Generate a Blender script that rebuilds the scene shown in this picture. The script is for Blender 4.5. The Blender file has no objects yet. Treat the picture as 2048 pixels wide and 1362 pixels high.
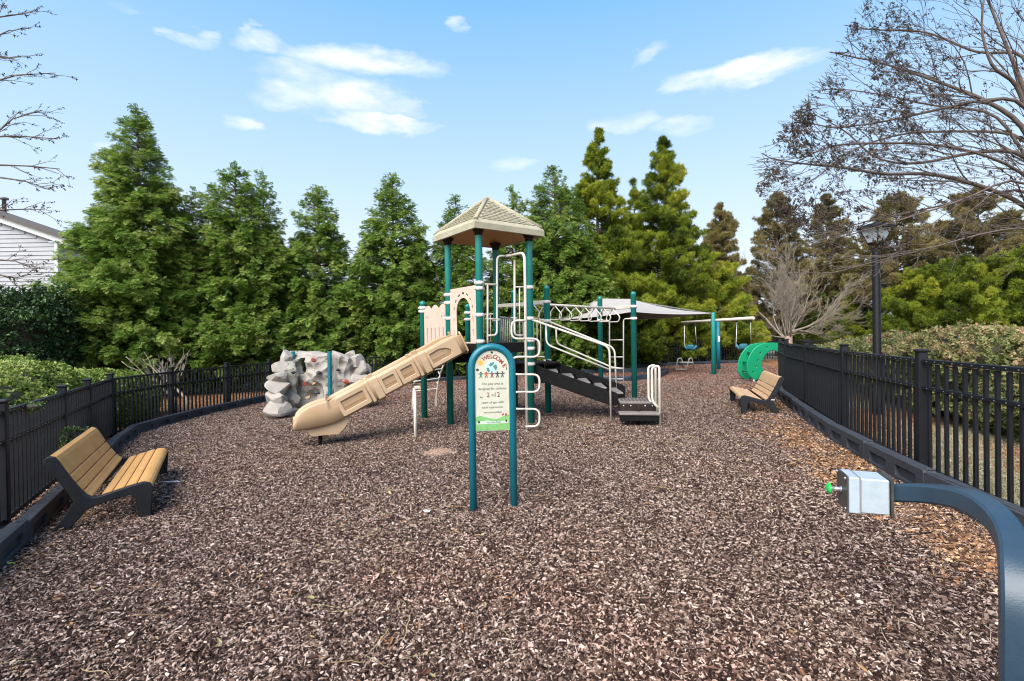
import bpy, bmesh, math, random
from mathutils import Vector, Matrix, Euler, noise, Quaternion
from math import sin, cos, pi, radians, tanh, sqrt, atan2

S = bpy.context.scene
COL = S.collection
R = random.Random(7)

# ------------------------------------------------------------------ camera
CAMZ = 1.6
cam_d = bpy.data.cameras.new('camera'); cam = bpy.data.objects.new('camera', cam_d); COL.objects.link(cam)
cam_d.sensor_width = 36; cam_d.lens = 17.58; cam_d.clip_start = .05; cam_d.clip_end = 3000
cam.location = (0, 0, CAMZ); cam.rotation_euler = (radians(90) - .007, .0145, 0)
S.camera = cam
CM = Euler(cam.rotation_euler).to_matrix()

# ------------------------------------------------------------------ exposure, world, sun
S.view_settings.view_transform = 'Standard'; S.view_settings.look = 'None'
S.view_settings.gamma = 1; S.view_settings.use_curve_mapping = False
S.view_settings.exposure = 1.16
SUN_EL, SUN_AZ = radians(46), radians(-152)      # azimuth measured from +Y (view direction) towards +X
sd = Vector((sin(SUN_AZ) * cos(SUN_EL), cos(SUN_AZ) * cos(SUN_EL), sin(SUN_EL)))
sun_d = bpy.data.lights.new('sun', 'SUN'); sun_d.energy = 3.4; sun_d.angle = radians(50); sun_d.color = (1, .96, .9)
sun = bpy.data.objects.new('sun', sun_d); COL.objects.link(sun)
sun.rotation_euler = (-sd).to_track_quat('-Z', 'Y').to_euler()

W = bpy.data.worlds.new('World'); S.world = W; W.use_nodes = True
nt = W.node_tree; nt.nodes.clear()
def N(t, ty, **kw):
    n = t.nodes.new(ty)
    for k, v in kw.items():
        if k.startswith('i_'): n.inputs[int(k[2:])].default_value = v
        else: setattr(n, k, v)
    return n
def M(t, op, a, b=None, c=None, clamp=False):
    n = t.nodes.new('ShaderNodeMath'); n.operation = op; n.use_clamp = clamp
    for i, v in enumerate((a, b, c)):
        if v is None: continue
        if isinstance(v, (int, float)): n.inputs[i].default_value = v
        else: t.links.new(v, n.inputs[i])
    return n.outputs[0]
sky = N(nt, 'ShaderNodeTexSky', sky_type='NISHITA', sun_disc=False, sun_elevation=SUN_EL, sun_rotation=SUN_AZ,
        air_density=1.0, dust_density=.6, ozone_density=2.0)
tc = N(nt, 'ShaderNodeTexCoord'); sp = N(nt, 'ShaderNodeSeparateXYZ'); nt.links.new(tc.outputs['Generated'], sp.inputs[0])
AZ = M(nt, 'ARCTAN2', sp.outputs[0], sp.outputs[1]); EL = M(nt, 'ARCSINE', sp.outputs[2])
# clear winter sky: pale at the horizon, saturated blue overhead
ramp = N(nt, 'ShaderNodeValToRGB'); nt.links.new(M(nt, 'DIVIDE', EL, 1.2, clamp=True), ramp.inputs[0])
ramp.color_ramp.elements[0].color = (.80, .86, .93, 1); ramp.color_ramp.elements[0].position = 0
ramp.color_ramp.elements[1].color = (.035, .14, .50, 1); ramp.color_ramp.elements[1].position = 1
for p_, c_ in ((.13, (.72, .83, .95, 1)), (.24, (.56, .76, .97, 1)), (.48, (.235, .54, .95, 1)), (.7, (.08, .28, .75, 1))):
    e = ramp.color_ramp.elements.new(p_); e.color = c_
sk = N(nt, 'ShaderNodeMix', data_type='RGBA', blend_type='MULTIPLY'); sk.inputs[0].default_value = 1
nt.links.new(sky.outputs[0], sk.inputs[6]); sk.inputs[7].default_value = (.10, .10, .10, 1)
mx = N(nt, 'ShaderNodeMix', data_type='RGBA'); mx.inputs[0].default_value = .86
nt.links.new(sk.outputs[2], mx.inputs[6])
rs = N(nt, 'ShaderNodeMix', data_type='RGBA', blend_type='MULTIPLY'); rs.inputs[0].default_value = 1
nt.links.new(ramp.outputs[0], rs.inputs[6]); rs.inputs[7].default_value = (.54, .535, .53, 1)
nt.links.new(rs.outputs[2], mx.inputs[7])
# clouds as soft patches in azimuth / elevation, broken up with noise
cv = N(nt, 'ShaderNodeCombineXYZ'); nt.links.new(M(nt, 'MULTIPLY', AZ, 1.0), cv.inputs[0]); nt.links.new(M(nt, 'MULTIPLY', EL, 2.6), cv.inputs[1])
nz = N(nt, 'ShaderNodeTexNoise'); nz.inputs['Scale'].default_value = 9; nz.inputs['Detail'].default_value = 7; nz.inputs['Roughness'].default_value = .55
nt.links.new(cv.outputs[0], nz.inputs['Vector'])
nz2 = N(nt, 'ShaderNodeTexNoise'); nz2.inputs['Scale'].default_value = 2.2; nz2.inputs['Detail'].default_value = 5
nt.links.new(cv.outputs[0], nz2.inputs['Vector'])
def ray(px, py):
    return (CM @ Vector(((px - 1024) / 1000, -(py - 681) / 1000, -1))).normalized()
clouds = [(730, 128, 190, 30, .85), (600, 145, 90, 26, .6), (690, 192, 175, 38, 1.0), (600, 205, 100, 28, .7), (762, 249, 125, 25, 1.15), (1480, 143, 175, 30, 1.15), (1570, 128, 80, 20, .8),
          (510, 78, 66, 26, .7), (470, 55, 22, 24, .5), (1245, 247, 80, 20, .55), (1370, 245, 70, 20, .6), (905, 42, 34, 22, .55), (403, 78, 36, 18, .5),
          (480, 252, 36, 20, .45), (255, 12, 40, 14, .5), (1300, 108, 30, 18, .4), (215, 287, 40, 18, .35), (330, 395, 120, 24, .35), (1020, 330, 60, 14, .3),
          (-500, 160, 260, 40, .9), (2700, 210, 280, 40, .9)]
wn = N(nt, 'ShaderNodeTexNoise'); wn.inputs['Scale'].default_value = 7; wn.inputs['Detail'].default_value = 6; wn.inputs['Roughness'].default_value = .6
nt.links.new(cv.outputs[0], wn.inputs['Vector']); wsp = N(nt, 'ShaderNodeSeparateColor'); nt.links.new(wn.outputs[1], wsp.inputs[0])
AZw = M(nt, 'ADD', AZ, M(nt, 'MULTIPLY', M(nt, 'SUBTRACT', wsp.outputs[0], .5), .20)); ELw = M(nt, 'ADD', EL, M(nt, 'MULTIPLY', M(nt, 'SUBTRACT', wsp.outputs[1], .5), .060))
tot = None
for (px, py, rx, ry, a) in clouds:
    d = ray(px, py); az = atan2(d.x, d.y); el = math.asin(d.z)
    k = d.y / 1000 if abs(px - 1024) < 1100 else .0007
    du = M(nt, 'DIVIDE', M(nt, 'SUBTRACT', AZw, az), rx * k * 1.05); dv = M(nt, 'DIVIDE', M(nt, 'SUBTRACT', ELw, el), ry * k * .95)
    q = M(nt, 'SUBTRACT', 1.0, M(nt, 'ADD', M(nt, 'MULTIPLY', du, du), M(nt, 'MULTIPLY', dv, dv)), clamp=True)
    q = M(nt, 'MULTIPLY', q, a)
    tot = q if tot is None else M(nt, 'MAXIMUM', tot, q)
back = M(nt, 'MULTIPLY', M(nt, 'SUBTRACT', nz2.outputs[0], .56, clamp=True), M(nt, 'GREATER_THAN', M(nt, 'ABSOLUTE', AZ), 1.2))
cl = M(nt, 'MULTIPLY', tot, M(nt, 'MULTIPLY', M(nt, 'SUBTRACT', nz.outputs[0], .30, clamp=True), 4.2))
cl = M(nt, 'ADD', M(nt, 'MULTIPLY', cl, 1.0, clamp=True), M(nt, 'MULTIPLY', back, 4.0), clamp=True)
cm = N(nt, 'ShaderNodeMix', data_type='RGBA'); nt.links.new(M(nt, 'MULTIPLY', cl, .9), cm.inputs[0])
nt.links.new(mx.outputs[2], cm.inputs[6]); cm.inputs[7].default_value = (.50, .52, .56, 1)
bg = N(nt, 'ShaderNodeBackground'); bg.inputs[1].default_value = 1.0; nt.links.new(cm.outputs[2], bg.inputs[0])
wo = N(nt, 'ShaderNodeOutputWorld'); nt.links.new(bg.outputs[0], wo.inputs[0])
S.cycles.filter_width = 1.1; S.cycles.max_bounces = 6; S.cycles.diffuse_bounces = 4; S.cycles.transparent_max_bounces = 8

# ------------------------------------------------------------------ placing helpers
def gz(x, y=0): return .27 * tanh(x / 9)
def at(px, py, Y):
    """world point at depth Y seen in direction of photo pixel (px, py)"""
    d = ray(px, py); return Vector((0, 0, CAMZ)) + d * (Y / d.y)
def G(px, py):
    d = ray(px, py); z = 0
    for _ in range(12):
        t = (z - CAMZ) / d.z; z = gz(d.x * t)
    return Vector((d.x * t, d.y * t, z))
def onplane(px, py, a, b):
    """point of the vertical plane through ground points a, b"""
    d = ray(px, py); n = Vector((-(b - a).y, (b - a).x, 0)); o = Vector((0, 0, CAMZ))
    return o + d * ((a - o).dot(n) / d.dot(n))
def V(*a): return Vector(a)

# ------------------------------------------------------------------ materials
def mat(name, c, rough=.6, metal=0, c2=None, scale=8, amt=.5, bump=0, bscale=40, spec=.5, coat=0, stretch=None, detail=6, emit=None):
    m = bpy.data.materials.new(name); m.use_nodes = True; t = m.node_tree; b = t.nodes['Principled BSDF']
    b.inputs['Roughness'].default_value = rough; b.inputs['Metallic'].default_value = metal
    b.inputs['Specular IOR Level'].default_value = spec; b.inputs['Coat Weight'].default_value = coat
    b.inputs['Base Color'].default_value = (*c, 1)
    tcn = N(t, 'ShaderNodeTexCoord'); vec = tcn.outputs['Object']
    if stretch:
        mp = N(t, 'ShaderNodeMapping'); mp.inputs['Scale'].default_value = stretch; t.links.new(vec, mp.inputs[0]); vec = mp.outputs[0]
    if c2:
        n = N(t, 'ShaderNodeTexNoise'); n.inputs['Scale'].default_value = scale; n.inputs['Detail'].default_value = detail; n.inputs['Roughness'].default_value = .62
        t.links.new(vec, n.inputs['Vector'])
        mr = N(t, 'ShaderNodeMapRange'); mr.inputs[1].default_value = .5 - amt * .4; mr.inputs[2].default_value = .5 + amt * .4
        t.links.new(n.outputs[0], mr.inputs[0])
        mxn = N(t, 'ShaderNodeMix', data_type='RGBA'); mxn.inputs[6].default_value = (*c, 1); mxn.inputs[7].default_value = (*c2, 1)
        t.links.new(mr.outputs[0], mxn.inputs[0]); t.links.new(mxn.outputs[2], b.inputs['Base Color'])
        rr = N(t, 'ShaderNodeMapRange'); rr.inputs[3].default_value = rough - .08; rr.inputs[4].default_value = min(1, rough + .12)
        t.links.new(n.outputs[0], rr.inputs[0]); t.links.new(rr.outputs[0], b.inputs['Roughness'])
    if bump:
        n = N(t, 'ShaderNodeTexNoise'); n.inputs['Scale'].default_value = bscale; n.inputs['Detail'].default_value = 5
        t.links.new(vec, n.inputs['Vector'])
        bp = N(t, 'ShaderNodeBump'); bp.inputs['Strength'].default_value = bump; bp.inputs['Distance'].default_value = .02
        t.links.new(n.outputs[0], bp.inputs['Height']); t.links.new(bp.outputs[0], b.inputs['Normal'])
    if emit:
        b.inputs['Emission Color'].default_value = (*emit[0], 1); b.inputs['Emission Strength'].default_value = emit[1]
    return m

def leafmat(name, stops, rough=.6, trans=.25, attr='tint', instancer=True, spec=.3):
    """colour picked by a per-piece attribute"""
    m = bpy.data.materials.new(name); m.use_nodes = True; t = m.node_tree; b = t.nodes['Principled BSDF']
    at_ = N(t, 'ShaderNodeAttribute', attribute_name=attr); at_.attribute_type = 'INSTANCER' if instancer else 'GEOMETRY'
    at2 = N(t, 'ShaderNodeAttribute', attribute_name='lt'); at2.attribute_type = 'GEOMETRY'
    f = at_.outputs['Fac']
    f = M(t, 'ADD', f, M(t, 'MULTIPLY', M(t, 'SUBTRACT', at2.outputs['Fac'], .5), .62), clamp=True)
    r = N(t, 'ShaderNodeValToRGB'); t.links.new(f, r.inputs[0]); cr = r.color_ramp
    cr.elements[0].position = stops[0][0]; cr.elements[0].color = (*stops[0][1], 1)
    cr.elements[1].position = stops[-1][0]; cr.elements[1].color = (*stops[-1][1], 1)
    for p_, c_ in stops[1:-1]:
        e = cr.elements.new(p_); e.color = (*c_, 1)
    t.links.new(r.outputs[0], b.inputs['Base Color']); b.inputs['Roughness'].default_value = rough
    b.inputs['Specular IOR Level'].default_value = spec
    if trans:
        tr = N(t, 'ShaderNodeBsdfTranslucent'); t.links.new(r.outputs[0], tr.inputs[0]); ms = N(t, 'ShaderNodeMixShader'); ms.inputs[0].default_value = trans
        t.links.new(b.outputs[0], ms.inputs[1]); t.links.new(tr.outputs[0], ms.inputs[2])
        t.links.new(ms.outputs[0], t.nodes['Material Output'].inputs[0])
    return m

m_teal = mat('teal powder coat', (.004, .155, .130), .36, c2=(.012, .20, .165), scale=3, amt=.6, bump=.05, bscale=120)
m_tealb = mat('sign teal coat', (.004, .12, .165), .34, c2=(.008, .16, .20), scale=4, amt=.6, bump=.05, bscale=120)
m_tealc = mat('bright teal coat', (.006, .22, .19), .4, c2=(.01, .19, .17), scale=4)
m_cream = mat('cream powder coat', (.64, .585, .495), .42, c2=(.56, .50, .41), scale=6, amt=.5, bump=.05, bscale=90)
m_clamp = mat('clamp metal', (.64, .61, .56), .4, c2=(.50, .475, .43), scale=20)
m_panel = mat('cream plastic panel', (.60, .475, .38), .5, c2=(.54, .415, .32), scale=5, amt=.6)
m_slide = mat('tan moulded plastic', (.50, .335, .20), .42, c2=(.44, .28, .15), scale=1.6, amt=.5, detail=2)
m_slideu = mat('tan moulded plastic pale', (.54, .385, .245), .42, c2=(.48, .325, .19), scale=1.6, amt=.5, detail=2)
m_roof = mat('weathered beige roof', (.46, .425, .31), .75, c2=(.28, .25, .155), scale=5, amt=.9, bump=.2, bscale=30)
m_roofu = mat('tan roof underside', (.62, .34, .13), .6, c2=(.46, .23, .08), scale=3, amt=.8)
m_black = mat('black vinyl coat', (.006, .0055, .0055), .6, spec=.12, c2=(.013, .012, .012), scale=12, amt=.6, bump=.1, bscale=60)
m_dark = mat('dark brown deck', (.014, .010, .009), .75, spec=.2, c2=(.035, .024, .019), scale=20)
m_worn = mat('worn step tread', (.26, .225, .195), .75, c2=(.12, .10, .09), scale=20, amt=.8)
m_fence = mat('black fence coat', (.0075, .008, .010), .5, spec=.3, c2=(.014, .015, .018), scale=6, amt=.7, bump=.05, bscale=100)
m_rivet = mat('bare rivet', (.45, .45, .47), .35, .6)
m_border = mat('recycled plastic border', (.028, .031, .037), .65, spec=.3, c2=(.060, .064, .072), scale=9, amt=.8, bump=.25, bscale=60)
m_benchf = mat('bench end casting', (.008, .009, .012), .55, spec=.3, c2=(.016, .017, .02), scale=10, amt=.6, bump=.15, bscale=80)
def woodmat():
    m = mat('worn tan slats', (.62, .35, .12), .55, c2=(.48, .23, .055), scale=5, amt=.8, bump=.12, bscale=50, stretch=(1, .25, 1))
    return m
m_slat = woodmat()
m_slat2 = mat('pale tan slats', (.62, .41, .24), .55, c2=(.50, .30, .14), scale=5, amt=.8, bump=.12, bscale=50)
m_label = mat('plate', (.6, .6, .6), .4, c2=(.3, .3, .3), scale=120)
m_arm = mat('slate blue powder coat', (.018, .040, .062), .34, c2=(.032, .060, .088), scale=5, amt=.6, bump=.08, bscale=150)
m_box = mat('galvanised box', (.40, .47, .52), .42, .25, c2=(.50, .57, .61), scale=18, amt=.7, bump=.05, bscale=60)
m_boxd = mat('dark gasket plate', (.06, .055, .05), .4, .3, c2=(.11, .10, .09), scale=12)
m_steel = mat('bright steel', (.62, .60, .60), .3, .7)
m_button = mat('green button', (.02, .50, .08), .4, c2=(.015, .42, .06), scale=20)
m_green = mat('green moulded climber', (.004, .30, .13), .38, c2=(.008, .25, .11), scale=4)
m_rock = mat('grey moulded rock', (.41, .36, .31), .75, c2=(.26, .23, .195), scale=3.2, amt=.9, bump=.3, bscale=25)
m_rock2 = mat('grey green moulded rock', (.41, .375, .30), .75, c2=(.22, .22, .17), scale=3.5, amt=.9, bump=.3, bscale=25)
m_red = mat('orange red hold', (.30, .055, .03), .55); m_tan = mat('tan hold', (.42, .30, .13), .5, c2=(.3, .2, .1), scale=30); m_hold = mat('dark hold', (.03, .035, .04), .5)
m_sign = mat('cream sign board', (.58, .57, .46), .5, c2=(.50, .48, .37), scale=14, amt=.7)
m_canopy = mat('grey shade fabric', (.37, .345, .32), .85, c2=(.33, .305, .285), scale=4, bump=.1, bscale=20)
m_siding = mat('pale vinyl siding', (.36, .36, .375), .5, c2=(.32, .32, .335), scale=2)
m_white = mat('white trim', (.75, .75, .75), .5, c2=(.66, .66, .66), scale=5)
m_shing = mat('brown asphalt shingle', (.075, .06, .05), .9, c2=(.14, .12, .10), scale=25, amt=.9, bump=.3, bscale=60)
m_pipe = mat('grey vent pipe', (.10, .10, .11), .5, c2=(.25, .24, .23), scale=20)
m_lampb = mat('black lamp metal', (.008, .008, .009), .5, spec=.2, c2=(.014, .014, .015), scale=15)
m_bark = mat('grey brown bark', (.17, .13, .105), .8, c2=(.30, .25, .21), scale=14, amt=.9, bump=.3, bscale=40)
m_barkd = mat('dark twig bark', (.070, .050, .040), .8, c2=(.16, .12, .10), scale=14, amt=.9)
m_barkr = mat('smooth tan bark', (.22, .13, .09), .7, c2=(.42, .30, .23), scale=9, amt=.8)
m_pale = mat('pale twig bark', (.36, .305, .245), .8, c2=(.20, .155, .12), scale=6, amt=.8)
m_barkc = mat('conifer bark', (.085, .06, .045), .9, c2=(.15, .11, .08), scale=10, bump=.3)
m_seat = mat('blue rubber swing seat', (.02, .11, .15), .5, c2=(.03, .14, .18), scale=10)
m_chain = mat('swing chain', (.70, .68, .58), .4)
m_sand = mat('dark blue border timber', (.018, .028, .045), .5, c2=(.04, .055, .075), scale=8)
def glassmat():
    m = mat('frosted lamp glass', (.75, .78, .78), .3)
    b = m.node_tree.nodes['Principled BSDF']; b.inputs['Transmission Weight'].default_value = .55; b.inputs['Roughness'].default_value = .35; b.inputs['IOR'].default_value = 1.1
    return m
m_glass = glassmat()
def flat(name, c): return mat(name, c, .6)

# ------------------------------------------------------------------ object helpers
ORG = Vector((0, 0, 0))
def link(o, parent=None):
    COL.objects.link(o)
    if parent: o.parent = parent
    return o
def props(o, label=None, cat=None, group=None, kind=None):
    if label: o['label'] = label
    if cat: o['category'] = cat
    if group: o['group'] = group
    if kind: o['kind'] = kind
    return o
def thing(name, label, cat, loc=(0, 0, 0), group=None, rz=0):
    global ORG
    o = bpy.data.objects.new(name, None); o.empty_display_size = .2; link(o); ORG = Vector(loc); o.location = ORG; o.rotation_euler.z = rz
    props(o, label, cat, group); return o
class MB:
    def __init__(s): s.v = []; s.f = []; s.sm = []; s.attr = None
    def add(s, v, f, smooth=False):
        n = len(s.v); s.v += [Vector(p) for p in v]; s.f += [tuple(i + n for i in q) for q in f]; s.sm += [smooth] * len(f); return s
    def box(s, c, d, rot=None, bev=0):
        c = Vector(c); x, y, z = d[0] / 2, d[1] / 2, d[2] / 2
        if bev > 0:
            b = min(bev, x * .9, y * .9, z * .9); vs = []
            idx = {}
            for sx in (-1, 1):
                for sy in (-1, 1):
                    for sz in (-1, 1):
                        for k in range(3):
                            p = [sx * x, sy * y, sz * z]
                            for a in range(3):
                                if a != k: p[a] -= (sx, sy, sz)[a] * b
                            idx[(sx, sy, sz, k)] = len(vs); vs.append(Vector(p))
            fs = []
            for k in range(3):
                a, bb = [(1, 2), (2, 0), (0, 1)][k]
                for sg in (-1, 1):
                    q = []
                    for (u, w) in ((-1, -1), (1, -1), (1, 1), (-1, 1)):
                        t = [0, 0, 0]; t[k] = sg; t[a] = u; t[bb] = w; q.append(idx[(*t, k)])
                    fs.append(q if sg > 0 else q[::-1])
            for k in range(3):       # edge bevels along axis k
                a, bb = [(1, 2), (2, 0), (0, 1)][k]
                for u in (-1, 1):
                    for w in (-1, 1):
                        t0 = [0, 0, 0]; t0[a] = u; t0[bb] = w; t1 = t0[:]; t0[k] = -1; t1[k] = 1
                        q = [idx[(*t0, a)], idx[(*t1, a)], idx[(*t1, bb)], idx[(*t0, bb)]]
                        fs.append(q if u * w < 0 else q[::-1])
            for sx in (-1, 1):
                for sy in (-1, 1):
                    for sz in (-1, 1):
                        q = [idx[(sx, sy, sz, k)] for k in range(3)]
                        fs.append(q if sx * sy * sz > 0 else q[::-1])
        else:
            vs = [Vector((i, j, k)) for i in (-x, x) for j in (-y, y) for k in (-z, z)]
            fs = [(0, 1, 3, 2), (4, 6, 7, 5), (0, 4, 5, 1), (2, 3, 7, 6), (0, 2, 6, 4), (1, 5, 7, 3)]
        if rot is not None: vs = [rot @ p for p in vs]
        return s.add([p + c for p in vs], fs)
    def tube(s, pts, r, n=10, cap=True, smooth=True, square=False, up=None):
        pts = [Vector(p) for p in pts]; m = len(pts)
        rr = r if isinstance(r, (list, tuple)) else [r] * m
        tans = []
        for i in range(m):
            a = pts[max(0, i - 1)]; b = pts[min(m - 1, i + 1)]; t = (b - a)
            tans.append(t.normalized() if t.length > 1e-9 else Vector((0, 0, 1)))
        u = (up or Vector((0, 0, 1)))
        if abs(u.dot(tans[0])) > .95: u = Vector((1, 0, 0)) if abs(tans[0].x) < .9 else Vector((0, 1, 0))
        nrm = (u - tans[0] * u.dot(tans[0])).normalized(); vs = []; fs = []
        for i in range(m):
            nrm = (nrm - tans[i] * nrm.dot(tans[i])).normalized(); bi = tans[i].cross(nrm)
            k = 1
            if 0 < i < m - 1:
                c_ = (pts[i] - pts[i - 1]).normalized().dot((pts[i + 1] - pts[i]).normalized())
                k = 1 / max(.6, sqrt(max(.01, (1 + c_) / 2)))
            for j in range(n):
                a = 2 * pi * (j + (.5 if square else 0)) / n
                vs.append(pts[i] + (nrm * cos(a) + bi * sin(a)) * rr[i] * (1 if m == 2 else k ** .5))
        for i in range(m - 1):
            for j in range(n):
                j2 = (j + 1) % n; fs.append((i * n + j, i * n + j2, (i + 1) * n + j2, (i + 1) * n + j))
        s.add(vs, fs, smooth and not square)
        if cap:
            o = len(s.v) - len(vs); s.f.append(tuple(o + j for j in range(n))[::-1]); s.f.append(tuple(o + (m - 1) * n + j for j in range(n))); s.sm += [False, False]
        return s
    def lathe(s, base, prof, n=16, axis=(0, 0, 1), smooth=True):
        q = Vector((0, 0, 1)).rotation_difference(Vector(axis)); vs = []; fs = []; m = len(prof)
        for (r, z) in prof:
            for j in range(n):
                a = 2 * pi * j / n; vs.append(Vector(base) + q @ Vector((r * cos(a), r * sin(a), z)))
        for i in range(m - 1):
            for j in range(n):
                j2 = (j + 1) % n; fs.append((i * n + j, i * n + j2, (i + 1) * n + j2, (i + 1) * n + j))
        s.add(vs, fs, smooth)
        o = len(s.v) - len(vs); s.f.append(tuple(o + j for j in range(n))[::-1]); s.f.append(tuple(o + (m - 1) * n + j for j in range(n))); s.sm += [False, False]
        return s
    def mesh(s, name, m, org=None):
        g = org or Vector((0, 0, 0)); me = bpy.data.meshes.new(name); me.from_pydata([p - g for p in s.v], [], s.f); me.materials.append(m)
        me.polygons.foreach_set('use_smooth', s.sm); me.update(); return me
    def build(s, name, m, parent=None, org=None):
        g = ORG if org is None else org
        me = s.mesh(name, m, g); o = bpy.data.objects.new(name, me); link(o, parent)
        if parent is None: o.location = g
        return o
def put(name, me, parent=None, loc=(0, 0, 0), rz=0, sc=None):
    """another object sharing mesh data"""
    o = bpy.data.objects.new(name, me); link(o, parent); o.location = Vector(loc) - (ORG if parent else Vector((0, 0, 0))); o.rotation_euler.z = rz
    if sc: o.scale = sc
    return o
def fillet(pts, r, seg=5):
    pts = [Vector(p) for p in pts]; out = [pts[0]]
    for i in range(1, len(pts) - 1):
        a, b, c = pts[i - 1], pts[i], pts[i + 1]; l1, l2 = (a - b).length, (c - b).length
        d = min(r, l1 * .48, l2 * .48); p0 = b + (a - b).normalized() * d; p1 = b + (c - b).normalized() * d
        for k in range(seg + 1):
            t = k / seg; out.append(p0 * (1 - t) ** 2 + b * 2 * t * (1 - t) + p1 * t * t)
    out.append(pts[-1]); return out
def plate(name, loops, thick, m, M4, parent=None, bevel=.004, org=None):
    """flat panel with holes: loops in its own XY plane, M4 puts it in the world"""
    cu = bpy.data.curves.new('tmp', 'CURVE'); cu.dimensions = '2D'; cu.fill_mode = 'BOTH'; cu.extrude = max(.0005, thick / 2 - bevel); cu.bevel_depth = bevel; cu.bevel_resolution = 0 if bevel < .003 else 1
    for lp in loops:
        sp_ = cu.splines.new('POLY'); sp_.points.add(len(lp) - 1); sp_.use_cyclic_u = True
        for i, p in enumerate(lp): sp_.points[i].co = (p[0], p[1], 0, 1)
    t = bpy.data.objects.new('tmp', cu); me = bpy.data.meshes.new_from_object(t); bpy.data.objects.remove(t); bpy.data.curves.remove(cu)
    me.name = name; me.transform(M4); me.materials.clear(); me.materials.append(m)
    g = ORG if org is None else org
    me.transform(Matrix.Translation(-g)); o = bpy.data.objects.new(name, me); link(o, parent)
    if parent is None: o.location = g
    return o
def frame(o, xa, ya):
    """matrix whose X axis is xa and Y axis ya"""
    xa = Vector(xa).normalized(); ya = Vector(ya); ya = (ya - xa * ya.dot(xa)).normalized(); za = xa.cross(ya)
    m = Matrix.Identity(4)
    for i in range(3): m[i][0] = xa[i]; m[i][1] = ya[i]; m[i][2] = za[i]; m[i][3] = o[i]
    return m
def rrect(x0, y0, x1, y1, r, n=4):
    r = min(r, (x1 - x0) * .499, (y1 - y0) * .499); out = []
    for cx, cy, a0 in ((x1 - r, y0 + r, -pi / 2), (x1 - r, y1 - r, 0), (x0 + r, y1 - r, pi / 2), (x0 + r, y0 + r, pi)):
        for k in range(n + 1):
            a = a0 + pi / 2 * k / n; out.append((cx + r * cos(a), cy + r * sin(a)))
    return out
def disc(cx, cy, r, n=16, ry=None): return [(cx + r * cos(2 * pi * k / n), cy + (ry or r) * sin(2 * pi * k / n)) for k in range(n)]
def text(name, body, size, M4, m, parent, shear=0, thick=.0008, align='CENTER', offset=0, org=None):
    cu = bpy.data.curves.new('tmp', 'FONT'); cu.body = body; cu.size = size; cu.align_x = align; cu.align_y = 'CENTER'; cu.shear = shear; cu.extrude = thick; cu.offset = offset; cu.resolution_u = 3
    t = bpy.data.objects.new('tmp', cu); me = bpy.data.meshes.new_from_object(t); bpy.data.objects.remove(t); bpy.data.curves.remove(cu)
    me.name = name; me.transform(M4); me.materials.clear(); me.materials.append(m); me.transform(Matrix.Translation(-(ORG if org is None else org)))
    return link(bpy.data.objects.new(name, me), parent)

# ------------------------------------------------------------------ scatter machinery (foliage, mulch)
def scatter_group(name, srcs):
    ng = bpy.data.node_groups.new(name, 'GeometryNodeTree')
    ng.interface.new_socket('Geometry', in_out='INPUT', socket_type='NodeSocketGeometry'); ng.interface.new_socket('Geometry', in_out='OUTPUT', socket_type='NodeSocketGeometry')
    gi = ng.nodes.new('NodeGroupInput'); go = ng.nodes.new('NodeGroupOutput'); ip = ng.nodes.new('GeometryNodeInstanceOnPoints'); jn = ng.nodes.new('GeometryNodeJoinGeometry')
    for o in reversed(srcs):
        oi = ng.nodes.new('GeometryNodeObjectInfo'); oi.inputs['Object'].default_value = o; oi.inputs['As Instance'].default_value = False
        g2 = ng.nodes.new('GeometryNodeGeometryToInstance'); ng.links.new(oi.outputs['Geometry'], g2.inputs[0]); ng.links.new(g2.outputs[0], jn.inputs[0])
    def attr(n_, ty):
        a = ng.nodes.new('GeometryNodeInputNamedAttribute'); a.data_type = ty; a.inputs['Name'].default_value = n_; return a.outputs['Attribute']
    ng.links.new(gi.outputs[0], ip.inputs['Points']); ng.links.new(jn.outputs[0], ip.inputs['Instance']); ip.inputs['Pick Instance'].default_value = True
    ng.links.new(attr('pick', 'INT'), ip.inputs['Instance Index']); ng.links.new(attr('rot', 'FLOAT_VECTOR'), ip.inputs['Rotation']); ng.links.new(attr('scl', 'FLOAT_VECTOR'), ip.inputs['Scale'])
    ng.links.new(ip.outputs[0], go.inputs[0]); return ng
def source(name, v, f, m, lt=None):
    me = bpy.data.meshes.new(name); me.from_pydata(v, [], f); me.materials.append(m)
    if lt is not None:
        a = me.attributes.new('lt', 'FLOAT', 'FACE'); a.data.foreach_set('value', lt)
    me.update(); return bpy.data.objects.new(name, me)      # never linked: only read by the node groups
def scatter(name, pts, group, nsrc, parent=None, rnd=R):
    """pts: (position, euler, scale, tint)"""
    me = bpy.data.meshes.new(name); me.from_pydata([p[0] - (ORG if parent else Vector((0, 0, 0))) for p in pts], [], [])
    a = me.attributes.new('rot', 'FLOAT_VECTOR', 'POINT'); a.data.foreach_set('vector', [c for p in pts for c in p[1]])
    a = me.attributes.new('scl', 'FLOAT_VECTOR', 'POINT'); a.data.foreach_set('vector', [c for p in pts for c in ((p[2],) * 3 if isinstance(p[2], (int, float)) else p[2])])
    a = me.attributes.new('tint', 'FLOAT', 'POINT'); a.data.foreach_set('value', [p[3] for p in pts])
    a = me.attributes.new('pick', 'INT', 'POINT'); a.data.foreach_set('value', [rnd.randrange(nsrc) for _ in pts])
    o = bpy.data.objects.new(name, me); link(o, parent); o['kind'] = 'stuff'; md = o.modifiers.new('scatter', 'NODES'); md.node_group = group; return o

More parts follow.
